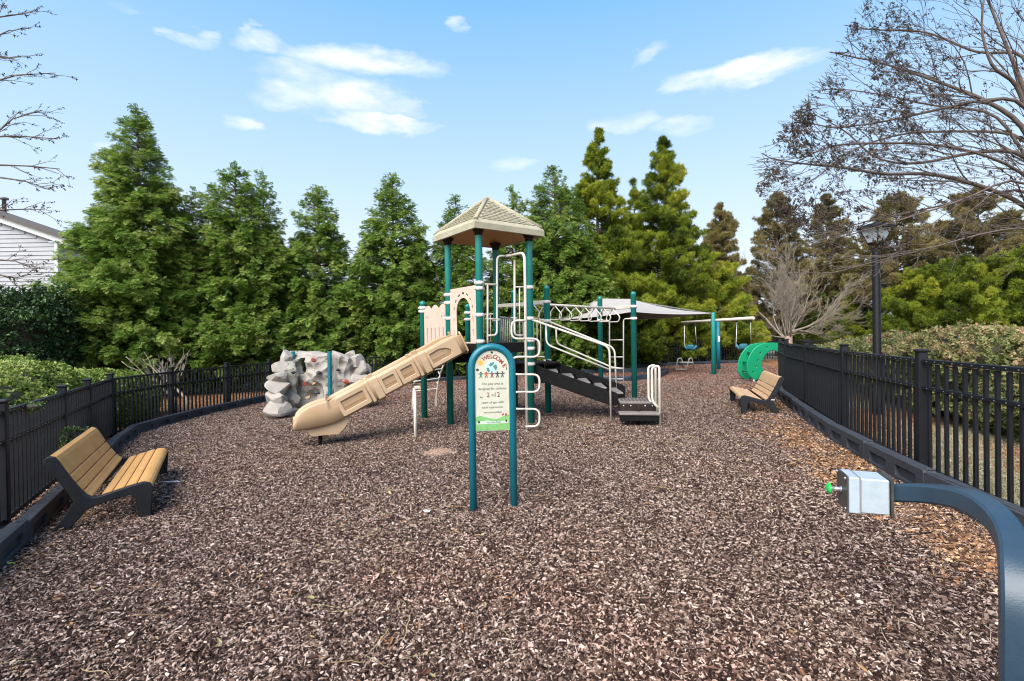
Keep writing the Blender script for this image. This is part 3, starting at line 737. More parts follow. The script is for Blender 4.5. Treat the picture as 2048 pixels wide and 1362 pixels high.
def railing(a, b, zt, zb, n, name='railing'):
    bb = MB(); d = b - a
    for z in (zt, zb): bb.tube([a + d * .06 + V(0, 0, z - a.z), b - d * .06 + V(0, 0, z - b.z)], .016, 8)
    for k in range(1, n): q = a + d * (.08 + .84 * k / n); bb.tube([V(q.x, q.y, zb), V(q.x, q.y, zt)], .010, 6)
    bb.build(name, m_cream, ps)
railing(pB, pD, zat(pD, 637, 1028), ZD1 - .12, 8); railing(pC, pB, zat(pC, 632, 935), ZD2 + .1, 7); railing(pD, pE, zat(pE, 640, 1090), ZD3 + .08, 8)
# overhead ladder
def beam(a, b, h=.08, w=.04, name='cross_beam'):
    d = (b - a); c = (a + b) / 2; L = d.length; dn = d.normalized(); xa = dn; q = frame(c, dn, V(0, 0, 1)).to_3x3()
    return MB().box(c, (L, h, w), rot=q, bev=.008).build(name, m_cream, ps)
z0 = zat(pE, 604, 1092); z1 = zat(pP, 613, 1265)
def flatz(p, z): return V(p.x, p.y, z)
beam(flatz(pD, z0), flatz(pE, z0)); beam(flatz(pF, z1 - .0), flatz(pP, z1)); beam(flatz(pB, zat(pB, 612, 1000)), flatz(pR, zat(pR, 608, 1050)), .07)
s0 = flatz((pD * .5 + pE * .5), z0 - .0); s1 = flatz((pF + pP) / 2, z1 - .01)
pipe('overhead_rail', [s0, s1], .027, n=10)
dv = (s1 - s0); dn = dv.normalized(); side = V(-dn.y, dn.x, 0).normalized()
nr = 9
for k in range(nr):
    q = s0 + dv * (.04 + .92 * k / (nr - 1)) - V(0, 0, .02); hw_ = .235; dr = .30
    tri = [q, q - V(0, 0, dr * .62) + side * hw_, q - V(0, 0, dr) + side * (hw_ * .8), q - V(0, 0, dr) - side * (hw_ * .8), q - V(0, 0, dr * .62) - side * hw_, q]
    pipe('ladder_rung', tri, .014, .07)
# ladder up to the overhead rail, between F and P
FP = lambda *pp: pl(pF, pP, *pp)
pipe('ladder_side', FP((1262, 637), (1247, 638), (1247, 800)), .016, .08); pipe('ladder_side', FP((1204, 641), (1219, 641), (1219, 790)), .016, .08)
for y in (680, 714, 737, 758, 780): pipe('ladder_rung', FP((1219, y), (1247, y)), .013)
# stairs with black stringers
stT = (pR + pE) / 2; zT_ = ZD3; plat_c = G(1268, 845)
near0 = onplane(1074, 722, pR, pE); e_ = pE - pR; e_.z = 0; en = e_.normalized()
nT = V(pR.x, pR.y, 0) + en * .10; fT = V(pE.x, pE.y, 0) - en * .12
bN = at(1234, 790, 9.05); bN.z = 0; sdir = (bN - nT); sdir.z = 0
bF = fT + sdir
zb_ = CAMZ + ray(1236, 782).z * 9.05 / ray(1236, 782).y
def stringer(a, b, lo=0):
    ax = (b - a); L = ax.length; F_ = frame(V(a.x, a.y, 0), ax, V(0, 0, 1)); za, zb2 = zT_, zb_
    lp = [(0, za + .03 - lo), (.12, za + .0 - lo), (L - .02, zb2 + .02 - lo), (L + .03, zb2 - .02 - lo), (L + .03, zb2 - .24), (L - .1, zb2 - .26), (.25, za - .34), (.06, za - .36), (0, za - .30)]
    return plate('stair_stringer', [lp], .035, m_black, F_, ps, .008)
stringer(nT, bN, .055); stringer(fT, bF)
wst = (fT - nT).length; sd_n = sdir.normalized()
for k in range(5):
    t_ = (k + .75) / 5.2; c = (nT + fT) / 2 + sdir * t_; z = zT_ + (zb_ - zT_) * t_ - .088; ang = atan2(sdir.y, sdir.x)
    tr_ = MB().box((c.x, c.y, z), (.24, wst - .05, .03), rot=Matrix.Rotation(ang, 3, 'Z'), bev=.008).build('stair_tread', m_worn, ps)
    MB().box((c.x - sd_n.x * .12, c.y - sd_n.y * .12, z + .06), (.015, wst - .05, .13), rot=Matrix.Rotation(ang, 3, 'Z')).build('riser', m_black, tr_)
# handrails, traced on the stair planes
NS = lambda *pp: pl(nT - V(.03, .06, 0), bN - V(.03, .06, 0), *pp); FS = lambda *pp: pl(fT, bF, *pp)
pipe('handrail', [V(pR.x, pR.y - .05, zat(pR, 638, 1066))] + NS((1219, 694), (1222, 846)), .019, .12)
pipe('handrail', NS((1092, 650), (1093, 689), (1221, 740)), .017, .10)
pipe('handrail', [V(pE.x, pE.y - .05, zat(pE, 642, 1092))] + FS((1229, 696), (1233, 780)), .019, .12)
pipe('handrail', FS((1112, 655), (1113, 687), (1227, 736), (1246, 737)), .017, .10)
# transfer platform
pc = at(1272, 800, 8.85); zp = CAMZ + ray(1272, 803).z * 8.6 / ray(1272, 803).y; ang = radians(-8)
rot = Matrix.Rotation(ang, 3, 'Z')
pf = MB().box((pc.x, pc.y, zp - .02), (.60, .56, .04), rot=rot, bev=.008).build('transfer_platform', m_worn, ps)
hl = MB()
for i in range(9):
    for j in range(8): hl.box(V(pc.x, pc.y, zp + .0015) + rot @ V(-.26 + i * .064 + (.02 if j % 2 else 0), -.22 + j * .062, 0), (.028, .028, .003), rot=rot @ Matrix.Rotation(.78, 3, 'Z'))
hl.build('perforations', m_dark, pf)['kind'] = 'stuff'
MB().box(V(pc.x, pc.y, zp - .13) + rot @ V(0, -.285, 0), (.60, .02, .19), rot=rot, bev=.006).box(V(pc.x, pc.y, zp - .1) + rot @ V(-.29, 0, 0), (.02, .54, .14), rot=rot, bev=.006).build('platform_fascia', m_dark, pf)
bl = MB(); ho = MB()
for i in range(5): bl.lathe(V(pc.x, pc.y, zp - .065) + rot @ V(-.24 + i * .12, -.297, 0), [(.012, 0), (.010, .008)], 8, axis=(0, -1, 0))
for i in (-.18, -.02, .14): ho.box(V(pc.x, pc.y, zp - .075) + rot @ V(i + .02, -.296, 0), (.05, .004, .035), rot=rot)
bl.build('bolt_heads', m_clamp, pf); ho.build('grip_holes', m_fence, pf)
sc_ = V(pc.x - .07, pc.y - .46, zp - .17)
st_ = MB().box(sc_, (.66, .28, .035), rot=rot, bev=.008).build('transfer_step', m_worn, ps)
MB().box(sc_ + rot @ V(0, -.0, -.07), (.62, .24, .10), rot=rot, bev=.01).build('step_box', m_black, st_)
MB().box((sc_.x + .02, sc_.y + .1, gz(2) + .1), (.05, .05, .5), bev=.006).build('step_leg', m_dark, st_)
MB().box((pc.x - .2, pc.y + .15, gz(2) + .1), (.05, .05, .6), bev=.006).build('step_leg', m_dark, st_)
g1 = G(1320, 853); 
hr = MB(); x_, y_ = g1.x, g1.y; zt2 = CAMZ + ray(1320, 731).z * y_ / ray(1320, 731).y
for dy in (0, .22):
    hr.tube(fillet([V(x_, y_ + dy, gz(x_) - .2), V(x_, y_ + dy, zt2), V(x_ - .115, y_ + dy + .03, zt2 - .03), V(x_ - .115, y_ + dy + .03, zp + .03), V(x_ - .02, y_ + dy, zp - .08)], .07), .021, 10)
hr.build('grab_rail', m_cream, ps)
# arched ladder behind the slide
a0 = G(824, 823); a1 = G(873, 815)
AC = (pC - pA)
l1 = fillet([a0 - V(0, 0, .15), at(826, 775, a0.y), at(838, 735, (a0.y + pA.y) / 2), at(852, 722, pA.y + .05)], .35, 6)
l2 = fillet([a1 - V(0, 0, .15), at(872, 795, a1.y), at(878, 755, a1.y - .1), at(891, 722, pC.y)], .35, 6)
pipe('ladder_side', l1, .018, .01); pipe('ladder_side', l2, .018, .01)
for (xa, ya, xb, yb) in ((825, 783, 874, 777), (827, 763, 877, 757), (836, 743, 883, 738), (848, 728, 889, 722)):
    pa, pb = at(xa, ya, a0.y - (783 - ya) * .018), at(xb, yb, a1.y - (777 - yb) * .018)
    pipe('ladder_rung', [pa, pb, pb + (pb - pa).normalized() * .05 + V(0, 0, .06), pb + V(0, 0, .16)], .014, .02)
# slide
T0 = (pL + pN) / 2; slideT = V(T0.x, T0.y, 1.43); sE = V(-2.86, 8.02, .37); sX = V(-3.42, 7.76, .29)
d1 = (sE - slideT); hd = V(d1.x, d1.y, 0).normalized(); slideT = slideT + hd * .02
lat = V(-hd.y, hd.x, 0)                         # to the left seen going down
if lat.y > 0: lat = -lat                        # lat points to the camera side
path = []
for k in range(15): path.append(slideT.lerp(sE, k / 14))
for k in range(1, 15):
    t_ = k / 14; q = sE.lerp(sX, t_); q.z = sE.z + (sX.z - sE.z) * (1 - (1 - t_) ** 2); path.append(q)
def sprof(i, n):
    t_ = i / (n - 1); W0 = .23; Hh = .30
    if i < 3: Hh = .30 + .03 * (3 - i) / 3
    if i == 0: Hh *= .72
    if i == 1: Hh *= .92
    if t_ > .60: Hh = .02 + .28 * sqrt(max(0, 1 - ((t_ - .60) / .40) ** 2.3))
    return W0, Hh
def farw(t_): return .15 + .19 * max(0, 1 - t_ / .42)
def sweep(path, o=0.0, i0=0, i1=None, closed_end=True):
    """U trough with thick rolled walls; o = how far proud of the base surface"""
    vs = []; fs = []; n = len(path); i1 = n if i1 is None else i1; rings = 0
    for i in range(i0, i1):
        a = path[max(0, i - 1)]; b = path[min(n - 1, i + 1)]; t_ = (b - a).normalized(); up = lat.cross(t_).normalized()
        if up.z < 0: up.negate()
        W0, Hh = sprof(i, n); tk = .055 + o
        sec = [(-W0 - tk, -.03 - o), (-W0 - tk - .006, Hh * .5), (-W0 - tk, Hh - .02), (-W0 - tk * .75, Hh + .012 + o * .5), (-W0 - tk * .25, Hh + .012 + o * .5), (-W0, Hh - .02), (-W0 + .01, .10), (-W0 + .06, .02), (0, 0)]
        sec = sec + [(-x, y) for x, y in reversed(sec[:-1])] + [(W0 - .02, -.075 - o), (0, -.085 - o), (-W0 + .02, -.075 - o)]
        fw = farw(i / (n - 1)) / W0
        for (x, y) in sec: vs.append(path[i] + lat * (x if x > 0 else (x + tk if x < -W0 else x) * fw - (tk if x < -W0 else 0)) + up * y)
        m = len(sec); rings += 1
    for i in range(rings - 1):
        for j in range(m): j2 = (j + 1) % m; fs.append((i * m + j, i * m + j2, (i + 1) * m + j2, (i + 1) * m + j))
    fs.append(tuple(range(m))[::-1]); fs.append(tuple((rings - 1) * m + j for j in range(m)))
    return vs, fs
# rounded nose of the exit
nose = []
vs, fs = sweep(path); slide = MB().add(vs, fs, True).build('slide', m_slide, ps)
sl_ax = (sE - slideT).normalized(); upv = lat.cross(sl_ax); upv = upv if upv.z > 0 else -upv; Ls = (sE - slideT).length
for (ta, tb) in ((.30, .345), (.365, .385), (.66, .705), (.725, .745), (.005, .015)):
    pth = [slideT.lerp(sE, ta), slideT.lerp(sE, (ta + tb) / 2), slideT.lerp(sE, tb)]
    full = pth
    vs = []; fs = []; W0, Hh = .23, .30; tk = .055 + .016; sec = [(-W0 - tk, -.05), (-W0 - tk - .006, Hh * .5), (-W0 - tk, Hh - .02), (-W0 - tk * .7, Hh + .024), (-W0 - .01, Hh + .018), (-W0 - .03, 0), (0, -.06)]
    sec = sec + [(-x, y) for x, y in reversed(sec[:-1])] + [(W0 - .02, -.10), (0, -.108), (-W0 + .02, -.10)]
    fw = farw(ta * .66) / W0
    for p in pth:
        for (x, y) in sec: vs.append(p + lat * (x if x > 0 else (x + tk if x < -W0 else x) * fw - (tk if x < -W0 else 0)) + upv * y)
    m = len(sec); fs = [(i * m + j, i * m + (j + 1) % m, (i + 1) * m + (j + 1) % m, (i + 1) * m + j) for i in range(2) for j in range(m)] + [tuple(range(m))[::-1], tuple(2 * m + j for j in range(m))]
    MB().add(vs, fs, False).build('joint_rib', m_slideu, slide)
for sgn in (1,):
    F_ = frame(slideT + lat * sgn * (.23 + .055 + .016), sl_ax * 1.0, upv)
    if (F_.to_3x3() @ V(0, 0, 1)).dot(lat * sgn) < 0: pass
    for (ta, tb, kind) in ((.06, .29, 'arch'), (.395, .52, 'box'), (.53, .655, 'box2'), (.755, .95, 'box')):
        u0, u1 = ta * Ls, tb * Ls; outer_ = rrect(u0, -.025, u1, .275, .015, 2)
        if kind == 'arch': inner = [(u0 + .16, .03), (u1 - .03, .03), (u1 - .03, .215), (u0 + .34, .225), (u0 + .22, .19), (u0 + .14, .12)]
        else: inner = rrect(u0 + .045, .035, u1 - .045, .215, .012, 2)
        pp = plate('side_moulding', [outer_, inner], .028, m_slideu, F_, slide, .006)
    gr = MB()
    for (ta, tb) in ((.17, .265), (.545, .64), (.42, .50), (.80, .92)):
        for yy in (.10, .16):
            c = slideT + sl_ax * ((ta + tb) / 2 * Ls) + upv * yy + lat * sgn * (.292)
            gr.box(c, ((tb - ta) * Ls, .006, .006), rot=F_.to_3x3())
    gr.build('grooves', m_slide, slide)
# skirt, support legs
q = sE.lerp(sX, .3); F_ = frame(V(q.x, q.y, 0), hd, V(0, 0, 1)); 
for sgn in (1, -1):
    Fs = F_.copy()
    for i in range(3): Fs[i][3] += (lat * (.20 if sgn > 0 else -.12))[i]
    plate('exit_skirt', [[(-.42, .38), (.28, .26), (.18, .12), (-.22, .12), (-.30, .2)]], .03, m_slideu, Fs, slide, .006)
MB().box(V(q.x, q.y, .14) - hd * .02, (.10, .28, .06), rot=F_.to_3x3()).build('exit_skirt', m_slideu, slide)
fp = G(641, 894); MB().tube([V(fp.x, fp.y, -.25), V(fp.x, fp.y, .2)], .032, 8).build('slide_leg', m_black, ps)
lg = G(831, 877); MB().tube([V(lg.x, lg.y, -.25), V(lg.x, lg.y, .78)], .026, 10).build('slide_leg', m_cream, ps)
MB().box((lg.x, lg.y + .12, .80), (.09, .5, .03), rot=Matrix.Rotation(.3, 3, 'Z')).build('slide_bracket', m_cream, ps)

# ------------------------------------------------------------------ welcome sign
sl, sr = G(947, 1024), G(1028, 1016)
sc = (sl + sr) / 2; sx_ = (sr - sl); sx_.z = 0; half = sx_.length / 2; sxn = sx_.normalized()
sg = thing('welcome_sign', 'arched teal pipe sign reading WELCOME with cream board in front of the tower', 'sign', sc)
zt = 1.545 - .034; arcz = zt - half
pth = [sc - sxn * half + V(0, 0, -.35), sc - sxn * half + V(0, 0, arcz - sc.z)] + [V(sc.x, sc.y, arcz) + sxn * (-cos(a) * half) + V(0, 0, sin(a) * half) for a in [pi * k / 16 for k in range(1, 16)]] + [sc + sxn * half + V(0, 0, arcz - sc.z), sc + sxn * half + V(0, 0, -.35)]
MB().tube(pth, .034, 18, up=V(0, 1, 0)).build('pipe_frame', m_tealb, sg)
bw = .158; bz0 = .735; baz = 1.478 - bw
FB = frame(V(sc.x, sc.y - .004, 0), sxn, V(0, 0, 1)); nB = FB.to_3x3() @ V(0, 0, 1)
if nB.y > 0: pass
lp = [(-bw, bz0), (bw, bz0)] + [(bw * cos(a), baz + bw * sin(a)) for a in [pi * k / 20 for k in range(21)]]
board = plate('sign_board', [lp], .014, m_sign, FB, sg, .002)
# FB's Z axis is sxn x up = towards the camera side?
off = .0078
def FBo(x, z, o=0, rot=0): return FB @ Matrix.Translation((x, z, off + o)) @ Matrix.Rotation(rot, 4, 'Z')
if nB.y > 0: FB = FB @ Matrix.Rotation(pi, 4, 'Y')
def shape(name, loops, c, x=0, z=0, o=0, rot=0):
    m = c if not isinstance(c, tuple) else flat('print ' + name.replace('_', ' '), c)
    return plate(name, loops, .0012, m, FBo(x, z, o, rot), board, .0002)
pt = lambda px, py: ((px - 985) * .00462, CAMZ - (py - 674.5) * .00462)
m_let = flat('red brown lettering', (.25, .035, .025)); m_ink = flat('grey ink', (.09, .09, .08)); m_num = flat('dark red numerals', (.16, .045, .035))
for ch, x, y, an in zip('WELCOME', (971.2, 978.6, 985.0, 991.0, 997.6, 1004, 1010), (715.5, 712.6, 712.0, 713, 716.8, 723, 731), (24, 10, 2, -10, -24, -40, -58)):
    X_, Z_ = pt(x, y); text('lettering', ch,   .054 if ch != 'M' else .050, FBo(X_, Z_ - .004, 0, radians(an)), m_let, board, offset=.0012)
X_, Z_ = pt(962.5, 725)
shape('printed_sun', [disc(0, 0, .022, 14)], (.75, .36, .04), X_, Z_)
for k in range(8):
    a = k * pi / 4; shape('printed_ray', [[(.026 * cos(a - .1), .026 * sin(a - .1)), (.038 * cos(a), .038 * sin(a)), (.026 * cos(a + .1), .026 * sin(a + .1))]], (.75, .42, .1), X_, Z_)
X_, Z_ = pt(985, 735)
shape('printed_globe', [disc(0, 0, .056, 24)], (.42, .62, .66), X_, Z_)
m_land = flat('print land', (.08, .20, .17))
for lp_ in ([(-.03, .02), (-.01, .045), (.022, .05), (.012, .022), (-.012, .012)], [(.008, .012), (.04, .03), (.05, 0), (.036, -.03), (.022, -.008)], [(-.05, -.002), (-.03, .0), (-.018, -.03), (-.03, -.044), (-.046, -.028)]):
    shape('printed_land', [lp_], m_land, X_, Z_, .0011)
X_, Z_ = pt(1013, 737); shape('printed_moon', [[(.012 * cos(a), .016 * sin(a)) for a in [-1.4 + 2.8 * k / 8 for k in range(9)]] + [(.004, .012), (.006, 0), (.003, -.012)]], (.04, .04, .05), X_, Z_)
X_, Z_ = pt(956, 739); shape('printed_tree', [disc(0, 0, .014, 9, .012)], (.03, .035, .03), X_, Z_)
for (px, cc_, s_) in ((962.5, (.05, .20, .12), 1), (973.5, (.45, .09, .05), .9), (985, (.25, .05, .05), 1), (996, (.05, .05, .05), .95), (1006, (.07, .09, .08), 1)):
    X_, Z_ = pt(px, 749); mm_ = flat('print child', cc_)
    shape('printed_child', [disc(0, .022 * s_, .0075, 8)], flat('print head', (.10, .07, .06)), X_, Z_, .0012)
    shape('printed_child', [[(-.024, .012), (-.024, .007), (-.006, .004), (-.007, -.006), (-.014, -.028), (-.008, -.028), (0, -.01), (.008, -.028), (.014, -.028), (.007, -.006), (.006, .004), (.024, .009), (.024, .014), (0, .014)]], mm_, X_, Z_, .0012)
for body, py, size in (('This play area is', 767.5, .031), ('designed for children', 777.3, .031), ('years of age with', 804.8, .030), ('adult supervision', 814.5, .029), ('recommended', 824.5, .028)):
    X_, Z_ = pt(985, py); text('lettering', body, size, FBo(X_, Z_), m_ink, board, shear=.25, offset=-.0002)
X_, Z_ = pt(985, 790); text('lettering', '2', .062, FBo(X_ - .038, Z_), m_num, board); text('lettering', '12', .062, FBo(X_ + .042, Z_), m_num, board); text('lettering', 'to', .026, FBo(X_ + .002, Z_ + .0), m_ink, board, shear=.2)
X_, Z_ = pt(963, 794); text('lettering', 'for', .024, FBo(X_, Z_), m_ink, board, shear=.2)
z_g = CAMZ - (863 - 674.5) * .00462 - .004 + .012
hill = [(-bw + .004, bz0 + .004), (bw - .004, bz0 + .004), (bw - .004, bz0 + .145), (.10, bz0 + .13), (.04, bz0 + .105), (-.01, bz0 + .112), (-.07, bz0 + .13), (-.12, bz0 + .142), (-bw + .004, bz0 + .128)]
shape('printed_hill', [hill], mat('print green', (.10, .33, .08), .6, c2=(.26, .50, .18), scale=30, amt=.8), 0, 0)
shape('printed_band', [[(-bw + .01, bz0 + .062), (bw - .01, bz0 + .066), (bw - .01, bz0 + .092), (.03, bz0 + .085), (-.06, bz0 + .096), (-bw + .01, bz0 + .086)]], (.50, .58, .46), 0, 0, .0011)
text('lettering', 'for the Kids', .026, FBo(.01, bz0 + .078, .0016), flat('green ink', (.02, .10, .07)), board, shear=.25)
shape('printed_kite', [[(-.012, -.008), (.006, .012), (.012, -.004), (0, -.012)]], (.35, .05, .04), .095, bz0 + .150); shape('printed_house', [[(-.01, -.014), (.012, -.014), (.012, .006), (0, .016), (-.01, .006)]], (.40, .10, .05), .125, bz0 + .145)
bt = MB()
for (x, z) in ((0, 1.462), (-.128, bz0 + .085), (.128, bz0 + .088)): bt.lathe(FB @ V(x, z, .008), [(.010, 0), (.008, .006), (.003, .008)], 10, axis=FB.to_3x3() @ V(0, 0, 1))
bt.build('bolt_heads', m_dark, board)

# ------------------------------------------------------------------ benches
def bench(name, label, foot, xa, mslat, L=1.8, plate_lab=False):
    """foot: near front foot; xa: unit vector to the far end. Local frame: x along, y to the back, z up"""
    rz = atan2(xa.y, xa.x); root = thing(name, label, 'bench', foot, rz=rz); o0 = V(0, 0, 0)
    sgn = 1
    return root, o0
def bench_parts(root, sgn, mslat, L, tag=False, fy=.93, fz_=.955):
    root.scale = (1, fy, fz_)
    o0 = V(0, 0, 0)
    # centre line of seat surface in (y, z): front roll -> seat -> back top
    prof = [(.02, .27), (-.02, .315), (.0, .345), (.05, .36), (.14, .345), (.26, .315), (.38, .285), (.46, .275), (.515, .31), (.565, .38), (.62, .47), (.675, .57), (.72, .66), (.745, .70), (.785, .715), (.815, .69)]
    ctr = fillet([V(0, y, z) for y, z in prof], .05, 3)
    out = [(.0, -.02), (-.02, .30)] + [(y - .0, z + .0) for y, z in prof[2:]] + [(.79, .62), (.72, .50), (.64, .36), (.60, .27), (.66, .16), (.75, .03), (.79, -.02), (.68, -.02), (.60, .07), (.50, .19), (.42, .215), (.28, .25), (.16, .27), (.11, .22), (.085, -.02)]
    for xx in (.03, L - .03):
        F_ = Matrix(((0, 0, 1, xx), (sgn, 0, 0, 0), (0, 1, 0, 0), (0, 0, 0, 1)))
        e = plate('bench_end', [out], .055, m_benchf, F_, root, .008, org=o0)
        if tag and xx < .1:
            MB().box((xx - .030, .60 * sgn, .30), (.004, .07, .022)).build('maker_plate', m_label, e, org=o0)
    # slats: strips of the seat curve
    acc = [0]
    for a, b in zip(ctr[:-1], ctr[1:]): acc.append(acc[-1] + (b - a).length)
    def Pt(s_):
        for i in range(len(acc) - 1):
            if s_ <= acc[i + 1]: t_ = (s_ - acc[i]) / max(1e-6, acc[i + 1] - acc[i]); return ctr[i].lerp(ctr[i + 1], t_), (ctr[i + 1] - ctr[i]).normalized()
        return ctr[-1], (ctr[-1] - ctr[-2]).normalized()
    cuts = [(.03, .195), (.207, .30), (.312, .405), (.417, .50), (.575, .665), (.677, .765), (.777, .865), (.877, acc[-1] - .0)]
    for (a, b) in cuts:
        n = 7; vs = []; fs = []
        for k in range(n + 1):
            p, t_ = Pt(a + (b - a) * k / n); nn = V(0, -t_.z, t_.y)
            if nn.z < 0 and p.y < .7: pass
            e_ = .006 if k in (0, n) else 0
            for (xx) in (.065, L - .065):
                for h in (.012 - e_, -.022): q = p + nn * h; vs.append(V(xx, q.y * sgn, q.z))
        for k in range(n):
            i = k * 4; fs += [(i, i + 2, i + 6, i + 4), (i + 1, i + 5, i + 7, i + 3), (i, i + 4, i + 5, i + 1), (i + 2, i + 3, i + 7, i + 6)]
        fs += [(0, 1, 3, 2), (n * 4, n * 4 + 2, n * 4 + 3, n * 4 + 1)]
        MB().add(vs, fs, False).build('slat', mslat, root, org=o0)
f1 = G(300, 1036); x1_ = (G(333, 951) - f1); x1_.z = 0; L1 = min(1.95, x1_.length); x1_.normalize()
b1, _ = bench('park_bench', 'bench with amber brown slats and black ends beside the left fence', f1, x1_, m_slat)
bench_parts(b1, 1, m_slat, L1)
f2 = G(1484, 830); x2_ = (G(1464, 803) - f2); x2_.z = 0; x2_ = V(.30, .95, 0).normalized(); L2 = 1.8
b2, _ = bench('park_bench', 'bench with pale tan slats and a small plate beside the right fence', f2, x2_, m_slat2)
bench_parts(b2, -1, m_slat2, L2, True, .85, .97)
# ------------------------------------------------------------------ rock climbing wall
w1 = G(597, 821); w2 = at(668, 800, 11.95); w2.z = gz(w2.x); w0 = G(551, 836); w3 = at(728, 790, 12.3); w3.z = gz(w3.x)
rk = thing('rock_climbing_wall', 'grey moulded rock climbing wall with coloured holds and two teal posts', 'climbing wall', w1)
wt = 1.30
def rockpanel(a, b, h0, h1, seed, m, nx=22, nz=30, hole=None, base=-.12):
    d = b - a; d.z = 0; L = d.length; dn = d.normalized(); nn = V(dn.y, -dn.x, 0); 
    if nn.y > 0: nn.negate()
    vs = []; fs = []
    def disp(u, z):
        p = V(u * 1.0 + seed * 7.3, z, seed * 3.1); q = 0
        ds, pts_ = noise.voronoi(p * 2.1); q += .24 * min(1, ds[0] * 1.5); ds2, _ = noise.voronoi(p * 5.2 + V(3, 1, 0)); q += .11 * ds2[0]; q += .07 * noise.noise(p * 1.5)
        return q
    for k in range(nz + 1):
        for i in range(nx + 1):
            u = L * i / nx; top_ = h0 + (h1 - h0) * i / nx + .05 * noise.noise(V(u * 3, seed, 0)); z = base + (top_ - base) * k / nz
            ed = min(1, min(i, nx - i) / 2.5); dd = disp(u, z) * (.35 + .65 * ed) * min(1, (nz - k) / 2 + .3)
            vs.append(a + dn * u + nn * (dd - .05) + V(0, 0, z - a.z))
    for k in range(nz):
        for i in range(nx):
            if hole:
                u = (i + .5) / nx; t_ = (k + .5) / nz; 
                if ((u - hole[0]) / hole[2]) ** 2 + ((t_ - hole[1]) / hole[3]) ** 2 + .35 * noise.noise(V(u * 6, t_ * 6, 1)) < 1: continue
            q = k * (nx + 1) + i; fs.append((q, q + 1, q + nx + 2, q + nx + 1))
    nv = len(vs); vs += [p - nn * .16 for p in vs]; fs2 = [tuple(j + nv for j in q[::-1]) for q in fs]
    # side walls round every open edge
    from collections import Counter
    ed_ = Counter(); 
    for q in fs:
        for x, y in zip(q, q[1:] + q[:1]): ed_[(x, y)] += 1
    sides = [(y, x, x + nv, y + nv) for (x, y) in ed_ if (y, x) not in ed_]
    return MB().add(vs, fs + fs2 + sides, False).build('rock_panel', m, rk), dn, nn, disp
P1 = rockpanel(at(566, 800, 11.65), w1, .95, 1.33, 1, m_rock2, 18, 34)
P2 = rockpanel(w1, w2, 1.33, 1.28, 2, m_rock, 30, 40, hole=(.27, .76, .15, .15))
P3 = rockpanel(w2, w3, 1.34, 1.05, 3, m_rock, 22, 34)
for p, hh in ((w1, 1.35), (w2, 1.35)):
    MB().tube([V(p.x, p.y - .24, -.3), V(p.x, p.y - .24, hh - .02)], .05, 8, square=True).build('post', m_tealb, rk)
    bb = MB()
    for k in range(6):
        for s_ in (-1, 1): bb.lathe((p.x + s_ * .055, p.y - .27, .1 + k * .21), [(.014, 0), (.012, .02)], 8, axis=(0, -1, 0))
    bb.build('bolt_heads', m_dark, rk)
def rock(name, c, rad, seed, m, parent, flatb=1.0):
    bm = bmesh.new(); bmesh.ops.create_icosphere(bm, subdivisions=3, radius=1.12); r_ = random.Random(seed); ax = [rndv(r_) for _ in range(15)]; lim = [r_.uniform(.52, .80) for _ in ax]
    for v_ in bm.verts:
        p = v_.co.copy()
        for a_, l_ in zip(ax, lim):
            d_ = p.dot(a_)
            if d_ > l_: p -= a_ * (d_ - l_)
        v_.co = V(p.x * rad[0], p.y * rad[1], p.z * rad[2]) + c - ORG
    me = bpy.data.meshes.new(name); bm.to_mesh(me); bm.free(); me.materials.append(m); return link(bpy.data.objects.new(name, me), parent)
for i, (x, y, Y, rx, rz_) in enumerate(((549, 823, 11.05, .27, .17), (550, 799, 11.2, .26, .17), (552, 776, 11.35, .24, .17), (553, 757, 11.5, .22, .15), (560, 736, 11.8, .24, .18), (568, 716, 12.0, .17, .14), (575, 824, 11.6, .24, .15), (572, 795, 11.7, .24, .17))):
    rock('edge_boulder', at(x + 5, y, Y), (rx * 1.15, .30, rz_ * 1.42), 20 + i, m_rock, rk)
for i, (x, y, Y, rx, rz_) in enumerate(((728, 784, 12.2, .26, .17), (723, 762, 12.1, .24, .18), (722, 740, 12.2, .24, .17), (713, 722, 12.2, .22, .16), (702, 712, 12.3, .19, .13), (733, 752, 12.5, .2, .2))):
    rock('edge_boulder', at(x, y, Y), (rx, .28, rz_ * 1.42), 40 + i, m_rock, rk)
def hold(x, y, Y, m, s_, seed): rock('hand_hold', at(x, y, Y), (.062 * s_, .06 * s_, .046 * s_), seed, m, rk)
for i, (x, y, m, s_) in enumerate(((627, 721, m_red, 1.2), (577.5, 773, m_red, 1.25), (609, 768, m_red, 1.1), (692, 763, m_red, 1.2), (629, 768, m_tan, 1.1), (617, 795, m_tan, 1.2), (578, 809, m_tan, 1.1), (586, 745, m_hold, .95), (637, 745, m_hold, 1.1), (677, 740, m_hold, 1.0), (636, 786, m_hold, 1.0))):
    hold(x, y, 11.78 if x > 597 else 11.6, m, s_, 60 + i)

